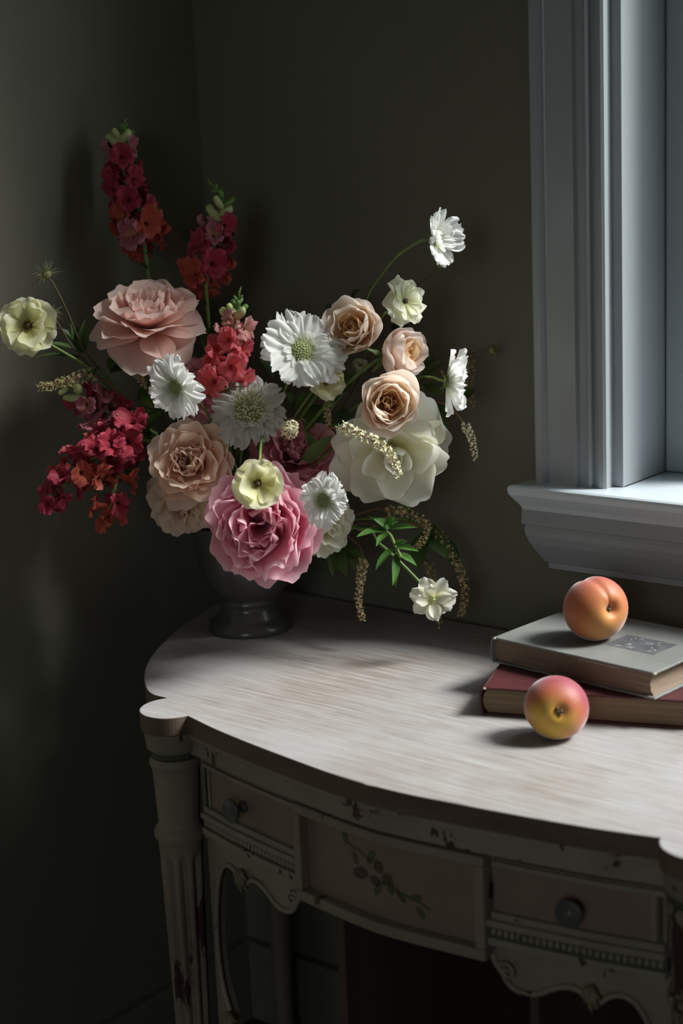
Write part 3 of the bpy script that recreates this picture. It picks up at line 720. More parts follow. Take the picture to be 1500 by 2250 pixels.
def add_stem(root, mw, c, face, R, back=.25, r=.0022, mat=None, via=None, end=None, name='stem'):
    inv = mw.inverted(); g = random.Random(c.x*1000)
    p0 = c-face*R*back
    e = end or (MOUTH+Vector((g.uniform(-.04, .04), g.uniform(-.04, .04), -.05)))
    if via: pts = spline([p0]+via+[e], 16)
    else:
        top = MOUTH+Vector((g.uniform(-.03, .03), g.uniform(-.03, .03), .04))
        pts = bez(p0, p0-face*R*1.0, top, e, 14)
    MB().tube(pts, r, 6).build(name, mat or M['stem'], root, True, inv=inv)
    return pts
def sepals(root, g, R, z0=-.1, n=5, L=.5, W=.22):
    ring(root, g, R, n, L, W, -25, -55, M['calyx'], r0=.06, z0=z0, name='sepal', variants=2, cup=.4, ruf=.02, base=.5, rnd=1.3, nu=5, nv=5)
ALL = []
def head(name, label, cat, group, px, py, d, face, spin=0.):
    c = at(px, py, d); f = cdir(*face); mw = frame(c, f, spin=spin); e = tag(empty(name, matrix=mw), label, cat, group)
    ALL.append(e); return e, mw, c, f, random.Random(label)

# ---- ruffled roses and peonies
def peony(label, px, py, d, face, R, mat):
    e, mw, c, f, g = head('peony', label, 'peony', None, px, py, d, face)
    kw = dict(notch=.05, fray=.06, nu=17, nv=11, rnd=.55)
    ring(e, g, R, 8, 1.06, .56, -20, 42, mat, r0=.06, z0=-.42, cup=.75, ruf=.06, nf=1.5, **kw)
    ring(e, g, R, 8, 1.04, .54, 5, 58, mat, r0=.06, z0=-.40, cup=.8, ruf=.08, nf=1.7, **kw)
    ring(e, g, R, 8, 1.02, .50, 26, 64, mat, r0=.06, z0=-.38, cup=.8, ruf=.09, nf=1.6, tilt=10, **kw)
    ring(e, g, R, 8, .98, .46, 42, 70, mat, r0=.06, z0=-.36, cup=.75, ruf=.11, nf=1.6, tilt=12, jit=.2, **kw)
    ring(e, g, R, 7, .92, .44, 56, 76, mat, r0=.05, z0=-.36, cup=.7, ruf=.12, nf=1.6, tilt=13, jit=.25, **kw)
    ring(e, g, R, 5, .84, .42, 70, 84, mat, r0=.03, z0=-.34, cup=.7, ruf=.12, nf=1.6, tilt=13, jit=.3, **kw)
    sepals(e, g, R, -.45); add_stem(e, mw, c, f, R, .45, .0028); return e
def loose_rose(label, px, py, d, face, R, mat, spin=0., openness=0.):
    e, mw, c, f, g = head('garden_rose', label, 'rose', 'open garden roses', px, py, d, face, spin)
    o = openness
    ring(e, g, R, 7, 1.08, .56, 2-o, -22-o, mat, r0=.05, z0=-.22, cup=.45, ruf=.07, nf=1.3, rnd=.5, fray=.03, notch=.05)
    ring(e, g, R, 8, 1.00, .50, 22-o, 22-o, mat, r0=.05, z0=-.20, cup=.7, ruf=.07, nf=1.5, fray=.03, notch=.05)
    ring(e, g, R, 8, .88, .44, 40, 55, mat, r0=.05, z0=-.18, cup=.85, ruf=.09, nf=1.8, fray=.04, notch=.06)
    ring(e, g, R, 8, .74, .36, 55, 80, mat, r0=.05, z0=-.16, cup=.9, ruf=.11, nf=2, tilt=14, fray=.05, notch=.06)
    ring(e, g, R, 8, .60, .28, 68, 98, mat, r0=.04, z0=-.14, cup=.8, ruf=.13, nf=2.2, tilt=18, jit=.3, fray=.05)
    ring(e, g, R, 7, .48, .22, 80, 110, mat, r0=.02, z0=-.12, cup=.7, ruf=.14, nf=2.2, tilt=20, jit=.4, fray=.05)
    sepals(e, g, R, -.25); add_stem(e, mw, c, f, R, .25, .0025); return e
def full_rose(label, px, py, d, face, R, mat):
    e, mw, c, f, g = head('garden_rose', label, 'rose', 'open garden roses', px, py, d, face)
    kw = dict(notch=.04, fray=.035, nu=15, nv=10, rnd=.6)
    ring(e, g, R, 7, 1.05, .60, -6, 30, mat, r0=.05, z0=-.32, cup=.7, ruf=.06, nf=1.3, **kw)
    ring(e, g, R, 7, 1.00, .56, 16, 52, mat, r0=.05, z0=-.32, cup=.85, ruf=.07, nf=1.5, **kw)
    ring(e, g, R, 7, .94, .50, 34, 70, mat, r0=.05, z0=-.32, cup=.9, ruf=.10, nf=1.7, tilt=10, **kw)
    ring(e, g, R, 8, .84, .42, 48, 84, mat, r0=.05, z0=-.30, cup=.8, ruf=.13, nf=1.9, tilt=12, jit=.2, **kw)
    ring(e, g, R, 8, .74, .34, 60, 96, mat, r0=.05, z0=-.28, cup=.7, ruf=.15, nf=2.0, tilt=14, jit=.3, **kw)
    ring(e, g, R, 7, .62, .28, 72, 108, mat, r0=.03, z0=-.26, cup=.5, ruf=.15, nf=2.0, tilt=16, jit=.35, **kw)
    sepals(e, g, R, -.3); add_stem(e, mw, c, f, R, .35, .0025); return e
def cup_rose(label, px, py, d, face, R, mat, inner, spin=0., close=0.):
    e, mw, c, f, g = head('cupped_rose', label, 'rose', 'cupped peach roses', px, py, d, face, spin); k = close
    ring(e, g, R, 5, 1.20, .60, 20+k, 72+k, mat, r0=.06, z0=-.55, cup=.95, ruf=.05, nf=1.2, rnd=.5, fray=.03, nu=11, nv=10)
    ring(e, g, R, 5, 1.25, .56, 36+k, 84+k, mat, r0=.06, z0=-.53, cup=1.0, ruf=.06, nf=1.4, rnd=.5, fray=.04, nu=11, nv=10)
    ring(e, g, R, 6, 1.22, .50, 50+k, 88, mat, r0=.06, z0=-.50, cup=1.0, ruf=.07, nf=1.6, rnd=.4, fray=.04, nu=11, nv=10)
    ring(e, g, R, 5, 1.05, .44, 62+k*.6, 92, inner, r0=.06, z0=-.48, cup=1.0, ruf=.06, nf=1.6, rnd=.4, tilt=6, nu=9, nv=9)
    ring(e, g, R, 5, .84, .32, 74, 98, inner, r0=.05, z0=-.46, cup=1.0, ruf=.06, nf=1.6, tilt=6)
    ring(e, g, R, 4, .66, .24, 82, 106, inner, r0=.03, z0=-.46, cup=.9, ruf=.05, nf=1.6, tilt=6)
    sepals(e, g, R, -.55); add_stem(e, mw, c, f, R, .55, .0024); return e
def broad_rose(label, px, py, d, face, R, mat, spin=0., n=(6, 6, 5, 4)):
    e, mw, c, f, g = head('cream_rose', label, 'rose', 'broad petalled cream roses', px, py, d, face, spin)
    ring(e, g, R, n[0], 1.08, .58, 8, -8, mat, r0=.05, z0=-.30, cup=.55, ruf=.07, nf=1.0, rnd=.6, notch=.06, nu=11, nv=10)
    ring(e, g, R, n[1], 1.02, .54, 32, 22, mat, r0=.05, z0=-.28, cup=.7, ruf=.06, nf=1.2, rnd=.6, notch=.06, nu=11, nv=10)
    ring(e, g, R, n[2], .86, .48, 42, 52, mat, r0=.05, z0=-.26, cup=.9, ruf=.06, nf=1.4, rnd=.5, nu=11, nv=10)
    ring(e, g, R, n[3], .66, .40, 60, 84, mat, r0=.04, z0=-.24, cup=1.0, ruf=.06, nf=1.4)
    ring(e, g, R, 4, .48, .30, 72, 100, mat, r0=.03, z0=-.22, cup=1.0, ruf=.06, nf=1.4)
    sepals(e, g, R, -.32); add_stem(e, mw, c, f, R, .3, .0025); return e

# ---- scabiosa: crinkled ray petals round a pincushion
def scabiosa(label, px, py, d, face, R, mat, spin=0., disc=.30, curve=(8, -8), via=None, fluffy=False, n=10):
    e, mw, c, f, g = head('scabiosa', label, 'scabiosa', 'white scabiosas', px, py, d, face, spin)
    kw = dict(cup=.25, ruf=.07, nf=2.0, pleat=.05, fray=.10, notch=.10, base=.32, rnd=.20, nu=23, nv=9, wmax=.75)
    ring(e, g, R, n, .90, .44, curve[0], curve[1], mat, r0=.16, z0=-.06, jit=.16, tilt=12, variants=6, sj=.12, **kw)
    ring(e, g, R, max(4, n//2), .62, .42, curve[0]+16, curve[1]+14, mat, r0=.16, z0=-.02, jit=.3, tilt=14, variants=4, sj=.15, **kw)
    ring(e, g, R, 12, .30, .42, 40, 5, mat, r0=disc*.85, z0=.0, jit=.2, tilt=14, name='inner_petal', variants=4, cup=.3, ruf=.08, nf=2, fray=.14, notch=.15, nu=9, nv=6)
    D = disc*R; cu = MB().blob((0, 0, 0), D*.92, D*.92, D*.55, 20, 10); cu.build('cushion', M['pindark'], e, True)
    bd = MB(); N = 90
    for k in range(N):
        u = k/(N-1); th = math.acos(1-u*.92); a = k*2.39996
        q = Vector((math.sin(th)*math.cos(a)*D*.95, math.sin(th)*math.sin(a)*D*.95, math.cos(th)*D*.58))
        bd.blob(q, D*.075*(1 if not fluffy else .85), n=6, m=4)
    bd.build('pin_buds', M['pincushion'], e, True)['kind'] = 'stuff'
    sm = MB()
    for k in range(240 if fluffy else 70):
        a = g.random()*6.28; el = g.uniform(.15, 1.35) if fluffy else g.uniform(.1, .6); q = D*g.uniform(.85, 1.0)
        b0 = Vector((math.cos(a)*math.cos(el)*q, math.sin(a)*math.cos(el)*q, math.sin(el)*q*.6))
        dr = Vector((math.cos(a)*math.cos(el), math.sin(a)*math.cos(el), .5+math.sin(el))).normalized(); L = D*g.uniform(.25, .5)
        sm.tube([b0, b0+dr*L*.6, b0+dr*L], [D*.018, D*.018, D*.018], 4); sm.blob(b0+dr*L, D*.05, n=5, m=3)
    sm.build('stamens', M['stamen'], e, True)['kind'] = 'stuff'
    ring(e, g, R, 8, .34, .16, -10, -35, M['calyx'], r0=.06, z0=-.12, name='bract', variants=2, cup=.2, ruf=.01, base=.6, rnd=1.6, nu=5, nv=5)
    add_stem(e, mw, c, f, R, .1, .0016, via=via); return e

# ---- butterfly ranunculus: thin glossy rounded petals round a dark eye
def butterfly(label, px, py, d, face, R, mat, spin=0., curve=(18, 28), n=(5, 5), via=None, eye=.13, end=None, ruf=.07, W=.60, eyemat=None):
    e, mw, c, f, g = head('butterfly_ranunculus', label, 'ranunculus', 'cream butterfly ranunculus', px, py, d, face, spin)
    ring(e, g, R, n[0], 1.0, W, curve[0], curve[1], mat, r0=.04, z0=-.08, cup=.55, ruf=ruf, nf=1.4, rnd=.4, fray=.05, notch=.05, base=.2, tilt=7, nu=11)
    ring(e, g, R, n[1], .82, W*.93, curve[0]+12, curve[1]+12, mat, r0=.04, z0=-.05, cup=.6, ruf=ruf, nf=1.5, rnd=.4, fray=.06, notch=.05, base=.2, tilt=9, nu=11)
    MB().blob((0, 0, .02*R), eye*R, eye*R, eye*R*1.1, 12, 8).build('eye', eyemat or M['darkeye'], e, True)
    sm = MB()
    for k in range(26):
        a = k*2.4; q = R*eye*g.uniform(.9, 1.5); sm.tube([(q*.6*math.cos(a), q*.6*math.sin(a), 0), (q*math.cos(a), q*math.sin(a), R*eye*g.uniform(.5, 1.2))], [R*.012, R*.022], 4)
    sm.build('stamens', eyemat or M['darkeye'], e, True)['kind'] = 'stuff'
    ring(e, g, R, 5, .3, .3, -20, -40, M['calyx'], r0=.05, z0=-.14, name='sepal', variants=2, cup=.3, ruf=.01, base=.6, rnd=1.2, nu=5, nv=5)
    add_stem(e, mw, c, f, R, .1, .0018, via=via, end=end); return e

# ---- snapdragon: flower spike
FL = {}
def floret_meshes(mat):
    if mat.name in FL: return FL[mat.name]
    g = random.Random(mat.name)
    tube_ = [(0.10, -.02), (.16, .0), (.17, .25), (.20, .55), (.26, .82), (.30, .95), (.24, .95), (.16, .6), (.05, .45)]
    v, f = [], []; mb = MB().lathe(tube_, 14); uv = [(.5, .45)]*len(mb.v)
    tm = make_mesh('floret', (mb.v, mb.f, uv), mat)
    up = [make_mesh('upper_lip', petal_geo(.95, .55, 62, 8+20*k, .5, .20, 2.2, g.random(), r0=.12, z0=.85, fray=.10, notch=.08, base=.5, rnd=.4, nu=9, nv=7), mat) for k in range(3)]
    lo = [make_mesh('lower_lip', petal_geo(.80, .52, 45, -38-15*k, .5, .20, 2.2, g.random(), r0=.12, z0=.82, fray=.10, notch=.08, base=.5, rnd=.4, nu=9, nv=7), mat) for k in range(3)]
    FL[mat.name] = (tm, up, lo); return FL[mat.name]
CAL = {}
def snapdragon(label, axis, mats, R, n_fl, f0=0., f1=.72, buds=13, via=None, extra=None, taper=.35, spread=1.0):
    """axis: room points from lowest floret to tip; mats: list of (from_fraction, material)"""
    pts = spline(axis, 40); c = pts[0]; mw = Matrix.Translation(c)
    e = tag(empty('snapdragon', matrix=mw), label, 'snapdragon', 'snapdragon spikes'); ALL.append(e); g = random.Random(label); inv = mw.inverted()
    MB().tube(pts, [.0028-.0016*i/39 for i in range(40)], 6).build('stem', M['stem'], e, True, inv=inv)
    if 'c' not in CAL:
        CAL['c'] = make_mesh('calyx', petal_geo(.5, .3, 20, 60, .5, .02, 1, 1, r0=.05, z0=-.12, base=.6, rnd=1.3, nu=5, nv=5), M['calyx'])
        CAL['g'] = make_mesh('bud', _bud(M['budgreen'])[0], M['budgreen']); CAL['b'] = make_mesh('bud', _bud(M['bud'])[0], M['bud'])
    def frm(i, az, el, sc):
        p = pts[i]; d = (pts[min(i+1, 39)]-pts[max(i-1, 0)]).normalized()
        a = d.cross(Vector((0.3, .5, .1))).normalized(); b = d.cross(a)
        out = (a*math.cos(az)+b*math.sin(az)); face = (out*math.cos(el)+d*math.sin(el)).normalized()
        m = frame(p-c, face, up=d); return m @ Matrix.Diagonal((sc, sc, sc, 1))
    for k in range(n_fl):
        t = f0+(f1-f0)*k/max(1, n_fl-1); i = int(t*39); sc = R*(1-taper*(k/max(1, n_fl-1)))*g.uniform(.88, 1.12)
        mat = [m for q, m in mats if t >= q-1e-6][-1]; 
        if g.random() < .25: mat = g.choice([m for q, m in mats])
        tm, up, lo = floret_meshes(mat)
        m = frm(i, k*2.39996+g.uniform(-.25, .25), g.uniform(-.05, .5), sc*spread)
        m = m @ Matrix.Rotation(g.uniform(-.3, .3), 4, 'Z')
        fo = link('floret', tm, e, m)
        for a in (62, 118): link('upper_lip', g.choice(up), fo, Matrix.Rotation(rad(a+g.uniform(-10, 10)), 4, 'Z'))
        for a in (205, 270, 335): link('lower_lip', g.choice(lo), fo, Matrix.Rotation(rad(a+g.uniform(-10, 10)), 4, 'Z'))
        link('calyx', CAL['c'], fo, Matrix.Rotation(rad(90), 4, 'Z'))
    nb = buds
    for k in range(nb):
        t = f1+.03+(1-f1-.03)*k/(nb-1); i = min(39, int(t*39)); sc = R*.92*(1-k/(nb+1.))**1.15
        m = frm(i, k*2.39996+1, .55+.35*k/nb, sc); link('bud', CAL['b'] if k < 4 else CAL['g'], e, m)
    # stalk down to the vase
    end = MOUTH+Vector((g.uniform(-.03, .03), g.uniform(-.03, .03), -.05)); d0 = (pts[0]-pts[4]).normalized()
    st = spline([pts[0]]+via+[end], 14) if via else bez(pts[0], pts[0]+d0*.06, MOUTH+Vector((0, 0, .06)), end, 14)
    MB().tube(st, .0029, 6).build('lower_stem', M['stem'], e, True, inv=inv)
    for k in range(5):
        i = 1+k; p = st[i]; lf = make_mesh('leaf', leaf_geo(.035, .12, 20, k), M['leaf'])
        link('leaf', lf, e, Matrix.Translation(p-c) @ Matrix.Rotation(k*2.4, 4, 'Z') @ Matrix.Rotation(rad(g.uniform(-30, 20)), 4, 'Y'))
    return e
def _bud(mat):
    mb = MB().blob((0, 0, .55), .30, .26, .62, 10, 7); mb.blob((.0, .12, .85), .2, .16, .3, 8, 5)
    return (mb.v, mb.f, [(.5, .5)]*len(mb.v)), None
def leaf_geo(L, wr, droop, seed, nu=7, nv=10, fold=.35):
    g = random.Random(seed); v = []; uv = []; x = z = 0.
    for j in range(nv):
        t = j/(nv-1); a = rad(25-droop*2*t)
        if j: x += math.cos(a)*L/(nv-1); z += math.sin(a)*L/(nv-1)
        w = L*wr*(math.sin(PI*min(1, t*.94+.05)**.78))
        for i in range(nu):
            s = 2*i/(nu-1)-1
            v.append((x, w*s, z+fold*w*abs(s)+.04*L*wr*math.sin(t*11+s*2+seed)*abs(s))); uv.append(((s+1)/2, t))
    f = [(j*nu+i, j*nu+i+1, (j+1)*nu+i+1, (j+1)*nu+i) for j in range(nv-1) for i in range(nu-1)]
    return v, f, uv
def put_leaf(root, inv, p, tip, wr, mat, roll=0., droop=14, seed=1):
    d = tip-p; L = d.length; x = d.normalized(); ref = (-FWD*.7+Vector((0, 0, .7))).normalized()
    y = ref.cross(x).normalized(); z = x.cross(y)
    m = inv @ Matrix(((x.x, y.x, z.x, p.x), (x.y, y.y, z.y, p.y), (x.z, y.z, z.z, p.z), (0, 0, 0, 1))) @ Matrix.Rotation(roll, 4, 'X')
    return link('leaf', make_mesh('leaf', leaf_geo(L, wr, droop, seed), mat), root, m)
def leafy(name, label, cat, group, stem_pts, leaves, mat, stemmat=None, r=.0018):
    """leaves: (px, py, depth, px of tip, py of tip, depth of tip, width ratio, roll)"""
    P = spline([at(*p) if len(p) == 3 and p[0] > 5 else Vector(p) for p in stem_pts], 18)
    mw = Matrix.Translation(P[0]); e = tag(empty(name, matrix=mw), label, cat, group); ALL.append(e); inv = mw.inverted()
    MB().tube(P, r, 6).build('stem', stemmat or M['stem'], e, True, inv=inv)
    for k, (x0, y0, d0, x1, y1, d1, wr, ro) in enumerate(leaves): put_leaf(e, inv, at(x0, y0, d0), at(x1, y1, d1), wr, mat, ro, seed=k)
    return e
# ---- cream flower sprig: arching raceme of tiny stars
def sprig(label, axis, mat, n, size, thick, via=None, stem=None, fromt=.0):
    A = [at(*p) for p in axis]; P = spline(A, 40); mw = Matrix.Translation(P[0]); e = tag(empty('flower_sprig', matrix=mw), label, 'sprig', 'small flower sprigs'); ALL.append(e)
    inv = mw.inverted(); g = random.Random(label)
    MB().tube(P, [.0013-.0007*i/39 for i in range(40)], 5).build('stem', M['sprigstem'], e, True, inv=inv)
    mb = MB()
    for k in range(n):
        t = fromt+(1-fromt)*k/(n-1); i = min(39, int(t*39)); p = P[i]; d = (P[min(i+1, 39)]-P[max(i-1, 0)]).normalized()
        a = d.cross(Vector((.2, .4, .9))).normalized(); b = d.cross(a); az = k*2.39996+g.uniform(-.3, .3)
        out = (a*math.cos(az)+b*math.sin(az)+d*.35).normalized(); q = p+out*thick*(1-.45*t)*g.uniform(.7, 1.1); s = size*(1-.35*t)*g.uniform(.8, 1.15)
        mb.tube([p, q], [.0004, .0006], 4)
        u = out.cross(d).normalized(); w = out.cross(u)
        for j in range(5):
            an = j*2*PI/5+g.random(); rd = (u*math.cos(an)+w*math.sin(an)); sd = out.cross(rd)
            tip = q+rd*s*.8+out*s*.55; m1 = q+rd*s*.4+out*s*.42
            base = len(mb.v); mb.v += [tuple(x) for x in (q, m1+sd*s*.22, tip, m1-sd*s*.22)]; mb.f += [(base, base+1, base+2), (base, base+2, base+3)]
        mb.blob(q+out*s*.25, s*.22, n=5, m=3)
    mb.build('star_florets', mat, e, False, inv=inv)['kind'] = 'stuff'
    if via is not None:
        st = spline([P[0]]+[at(*p) for p in via]+[MOUTH+Vector((g.uniform(-.03, .03), g.uniform(-.03, .03), -.04))], 14)
        MB().tube(st, .0012, 5).build('lower_stem', M['sprigstem'], e, True, inv=inv)
    return e
def seedhead(label, px, py, d, face, via, R=.011):
    e, mw, c, f, g = head('scabiosa_seedhead', label, 'seedhead', 'spent seedheads', px, py, d, face)
    MB().blob((0, 0, 0), R*.55, R*.55, R*.45, 12, 8).build('core', M['seed'], e, True)
    mb = MB()
    for k in range(60):
        a = g.random()*6.28; el = g.uniform(-.35, 1.2); dr = Vector((math.cos(a)*math.cos(el), math.sin(a)*math.cos(el), math.sin(el))); L = R*g.uniform(.9, 1.7)
        mb.tube([dr*R*.4, dr*L*.7, dr*L+Vector((0, 0, -R*.25*g.random()))], [.0004, .0003, .00015], 4)
    mb.build('bristles', M['seed'], e)['kind'] = 'stuff'
    add_stem(e, mw, c, f, R, .3, .0012, M['stemdark'], via=[at(*p) for p in via]); return e

# ------------------------------------------------------------------ the bouquet
px2m = lambda px, d: px*d/FPX
# big blooms
peony('full ruffled pink peony hanging over the rim of the vase', 574, 1158, 2.07, (-.05, -.10, 1), px2m(132, 2.10), M['pink'])
loose_rose('large loose blush pink rose below the tall red snapdragons', 325, 700, 2.16, (.05, .80, .62), px2m(118, 2.15), M['blush'])
full_rose('ruffled blush apricot garden rose beside the pink peony', 416, 1018, 2.11, (-.1, .12, 1), px2m(98, 2.12), M['blushrose'])
loose_rose('faded cream and blush rose hanging under the ruffled apricot rose', 398, 1110, 2.20, (-.1, -.55, .8), px2m(76, 2.19), M['creamblush'])
loose_rose('dusky pink rose half hidden above the pink peony', 650, 1000, 2.22, (.1, .55, .8), px2m(100, 2.2), M['dusty'])
loose_rose('shaded dusky pink rose behind the white scabiosas', 436, 850, 2.24, (0, .3, .9), px2m(72, 2.2), M['dusty'])
cup_rose('peach rose with deep apricot heart beside the largest white scabiosa', 776, 722, 2.10, (-.25, .15, 1), px2m(76, 2.15), M['peach'], M['apricot'])
cup_rose('pale pink rose turned sideways to the window', 878, 778, 2.10, (.82, .12, .55), px2m(74, 2.16), M['blushpale'], M['apricot'], close=4)
cup_rose('peach rose with open apricot heart above the large cream rose', 855, 886, 2.06, (.05, -.05, 1), px2m(80, 2.10), M['peach'], M['apricot'])
broad_rose('large open cream rose with broad drooping petals', 866, 1000, 2.125, (.12, -.50, .85), px2m(128, 2.15), M['palecream'], .3, (6, 5, 4, 3))
broad_rose('cream rose half hidden behind the pink peony', 722, 1160, 2.16, (.6, -.25, .7), px2m(68, 2.18), M['palecream'])
butterfly('pale yellow ruffled bloom behind the largest white scabiosa', 716, 838, 2.12, (.4, -.4, .8), px2m(44, 2.14), M['yellow'], n=(5, 4), ruf=.12)
cup_rose('small greenish white rosebud between the peach roses', 792, 806, 2.24, (0, .4, .9), px2m(26, 2.2), M['cream'], M['cream'], close=14)
# scabiosas
scabiosa('largest white scabiosa with green pincushion beside the peach rose', 664, 771, 2.07, (.22, .26, .94), px2m(92, 2.1), M['white'], .3, .28, (10, -4))
scabiosa('ivory scabiosa with big fluffy centre above the pale yellow ranunculus', 547, 900, 2.12, (.10, .34, .93), px2m(78, 2.12), M['cream_grey'], 0, .46, (2, -14), fluffy=True)
scabiosa('white scabiosa turned down beside the coral snapdragon', 386, 850, 2.05, (-.62, -.25, .75), px2m(70, 2.08), M['white'], 1.0, .26, (16, 0))
scabiosa('small white scabiosa against the edge of the pink peony', 712, 1100, 1.995, (-.50, -.02, .85), px2m(58, 2.05), M['white'], .5, .30, (14, 4))
scabiosa('white scabiosa highest in the bouquet on a long arching stem', 958, 528, 2.02, (.78, .05, .55), px2m(64, 2.12), M['white'], .6, .25, (36, 22), n=8,
         via=[at(925, 529, 2.04), at(872, 562, 2.08), at(830, 615, 2.15), at(804, 660, 2.18), at(760, 800, 2.25), at(640, 1020, 2.3)])
scabiosa('white scabiosa seen from behind facing the window', 986, 836, 2.06, (.93, .05, -.12), px2m(70, 2.15), M['white'], .2, .25, (28, 18), n=10,
         via=[at(966, 834, 2.07), at(940, 828, 2.10), at(900, 840, 2.19), at(800, 930, 2.26), at(650, 1060, 2.3)])
# butterfly ranunculus
butterfly('pale yellow ranunculus with dark eye at the left wall side of the bouquet', 62, 716, 2.05, (.0, .08, 1), px2m(66, 2.05), M['yellow'], .4, (4, 16), (6, 5), W=.66, ruf=.10,
          via=[at(90, 745, 2.09), at(150, 780, 2.13), at(215, 825, 2.17), at(330, 960, 2.25), at(470, 1080, 2.3)])
butterfly('pale yellow ranunculus with dark eye resting on the pink peony', 566, 1063, 1.955, (-.02, .10, 1), px2m(58, 1.96), M['yellow'], 0, (2, 14), (5, 5), eye=.12, W=.78,
          via=[at(568, 1050, 2.0), at(572, 985, 2.06), at(575, 960, 2.12), at(570, 1010, 2.25), at(560, 1080, 2.3)])
butterfly('ruffled greenish cream ranunculus between the peach rose and the arching scabiosa', 890, 662, 2.04, (.55, .10, .6), px2m(52, 2.14), M['cream'], .5, (2, -8), (6, 6), ruf=.16, eye=.08,
          via=[at(862, 682, 2.07), at(836, 700, 2.13), at(790, 800, 2.26), at(650, 1020, 2.3)])
butterfly('cream ranunculus on a drooping stem just above the desktop', 951, 1316, 2.12, (.22, -.25, .9), px2m(52, 2.16), M['palecream'], .2, (4, 2), (7, 4), eye=.10, ruf=.1, W=.40, eyemat=M['bud'],
          via=[at(926, 1284, 2.135), at(880, 1236, 2.14), at(830, 1192, 2.16), at(775, 1160, 2.23)])
# snapdragons
def ax(*pp): return [at(*p) for p in pp]
snapdragon('tallest dark red snapdragon with green bud tip', ax((318, 545, 2.25), (300, 470, 2.25), (272, 380, 2.25), (268, 320, 2.25), (276, 264, 2.25)),
           [(0, M['orangered']), (.22, M['rosered']), (.45, M['rosered']), (.60, M['mauve'])], .0270, 22, 0, .72,
           via=[at(326, 600, 2.25), at(345, 720, 2.27), at(420, 900, 2.3)])
snapdragon('rose red snapdragon with pointed green tip above the large blush rose', ax((452, 620, 2.24), (462, 560, 2.24), (478, 500, 2.24), (490, 440, 2.24), (456, 394, 2.24)),
           [(0, M['orangered']), (.16, M['rosered']), (.30, M['mauve']), (.50, M['salmon'])], .0270, 14, 0, .54,
           via=[at(455, 680, 2.25), at(470, 800, 2.28), at(500, 950, 2.3)])
snapdragon('coral pink snapdragon with pale buds beside the largest white scabiosa', ax((495, 850, 2.13), (500, 790, 2.13), (512, 735, 2.13), (518, 690, 2.13), (528, 632, 2.12)),
           [(0, M['coral']), (.3, M['coral']), (.5, M['salmon'])], .0250, 15, 0, .64, via=[at(505, 890, 2.17), at(520, 980, 2.26)])
snapdragon('drooping crimson snapdragon reaching down along the left wall', ax((300, 960, 2.16), (240, 985, 2.14), (190, 1020, 2.13), (145, 1060, 2.12), (105, 1105, 2.12)),
           [(0, M['rosered']), (.4, M['orangered']), (.7, M['rosered'])], .0275, 22, 0, .97, via=[at(360, 985, 2.22), at(440, 1060, 2.28)], taper=.45, buds=0)
snapdragon('mauve pink snapdragon leaning left behind the crimson one', ax((280, 925, 2.19), (235, 905, 2.17), (195, 885, 2.16), (160, 855, 2.15), (92, 840, 2.13)),
           [(0, M['rosered']), (.2, M['mauve']), (.5, M['rosered'])], .0265, 12, 0, .58, buds=7, via=[at(350, 960, 2.24), at(440, 1060, 2.29)])
snapdragon('short red snapdragon hanging below the crimson one', ax((270, 1010, 2.18), (258, 1050, 2.16), (248, 1090, 2.15), (240, 1125, 2.15), (238, 1150, 2.15)),
           [(0, M['rosered']), (.6, M['orangered'])], .0215, 10, 0, .97, via=[at(330, 1000, 2.24), at(440, 1070, 2.29)], taper=.3, buds=0)
# sprigs
sprig('brightly lit cream sprig arching over the large cream rose', [(752, 942, 2.04), (790, 955, 2.01), (830, 975, 1.99), (862, 1004, 1.99), (876, 1046, 1.99)], M['sprig'], 80, .0062, .0058, via=[(715, 945, 2.1), (680, 1000, 2.25)])
sprig('short cream sprig pointing outward under the ivory scabiosa', [(634, 950, 2.10), (638, 940, 2.07), (642, 934, 2.04)], M['sprig'], 46, .0062, .0095, via=[(630, 965, 2.16), (610, 1040, 2.27)])
sprig('slim sprig hanging below the scabiosa that faces the window', [(1000, 905, 2.16), (1022, 935, 2.15), (1036, 965, 2.15), (1045, 1008, 2.15)], M['sprig'], 36, .0048, .0055, via=[(965, 885, 2.17), (900, 900, 2.2), (740, 1020, 2.28)], fromt=.3)
sprig('tan sprig curling under the large cream rose', [(850, 1122, 2.2), (895, 1128, 2.19), (938, 1152, 2.19), (930, 1185, 2.18), (912, 1206, 2.18)], M['sprigdim'], 60, .0048, .006, via=[(800, 1125, 2.24)])
sprig('long tan sprig trailing down beside the drooping ranunculus', [(960, 1170, 2.21), (990, 1215, 2.20), (1016, 1270, 2.19), (1020, 1315, 2.19), (1012, 1352, 2.19)], M['sprigdim'], 70, .0048, .0062, via=[(900, 1150, 2.23), (800, 1140, 2.27)])
sprig('tan sprig hanging straight down to the desktop', [(800, 1228, 2.22), (793, 1270, 2.21), (788, 1320, 2.2), (797, 1362, 2.19)], M['sprigdim'], 60, .0048, .0058, via=[(780, 1190, 2.24), (700, 1150, 2.28)])
sprig('shaded sprig below the pale yellow ruffled bloom', [(722, 862, 2.2), (718, 900, 2.18), (722, 938, 2.17)], M['sprigdim'], 36, .0045, .005, via=[(710, 850, 2.24), (660, 1000, 2.29)])
sprig('brown sprig under the large loose blush rose', [(288, 778, 2.2), (296, 810, 2.18), (316, 846, 2.17)], M['sprigdim'], 44, .0056, .0065, via=[(300, 760, 2.23), (380, 950, 2.29)])
sprig('yellowish sprig leaning toward the left wall', [(205, 822, 2.15), (160, 832, 2.13), (120, 845, 2.12), (84, 852, 2.12)], M['sprigdim'], 50, .0062, .0065, via=[(260, 860, 2.19), (400, 1020, 2.28)])
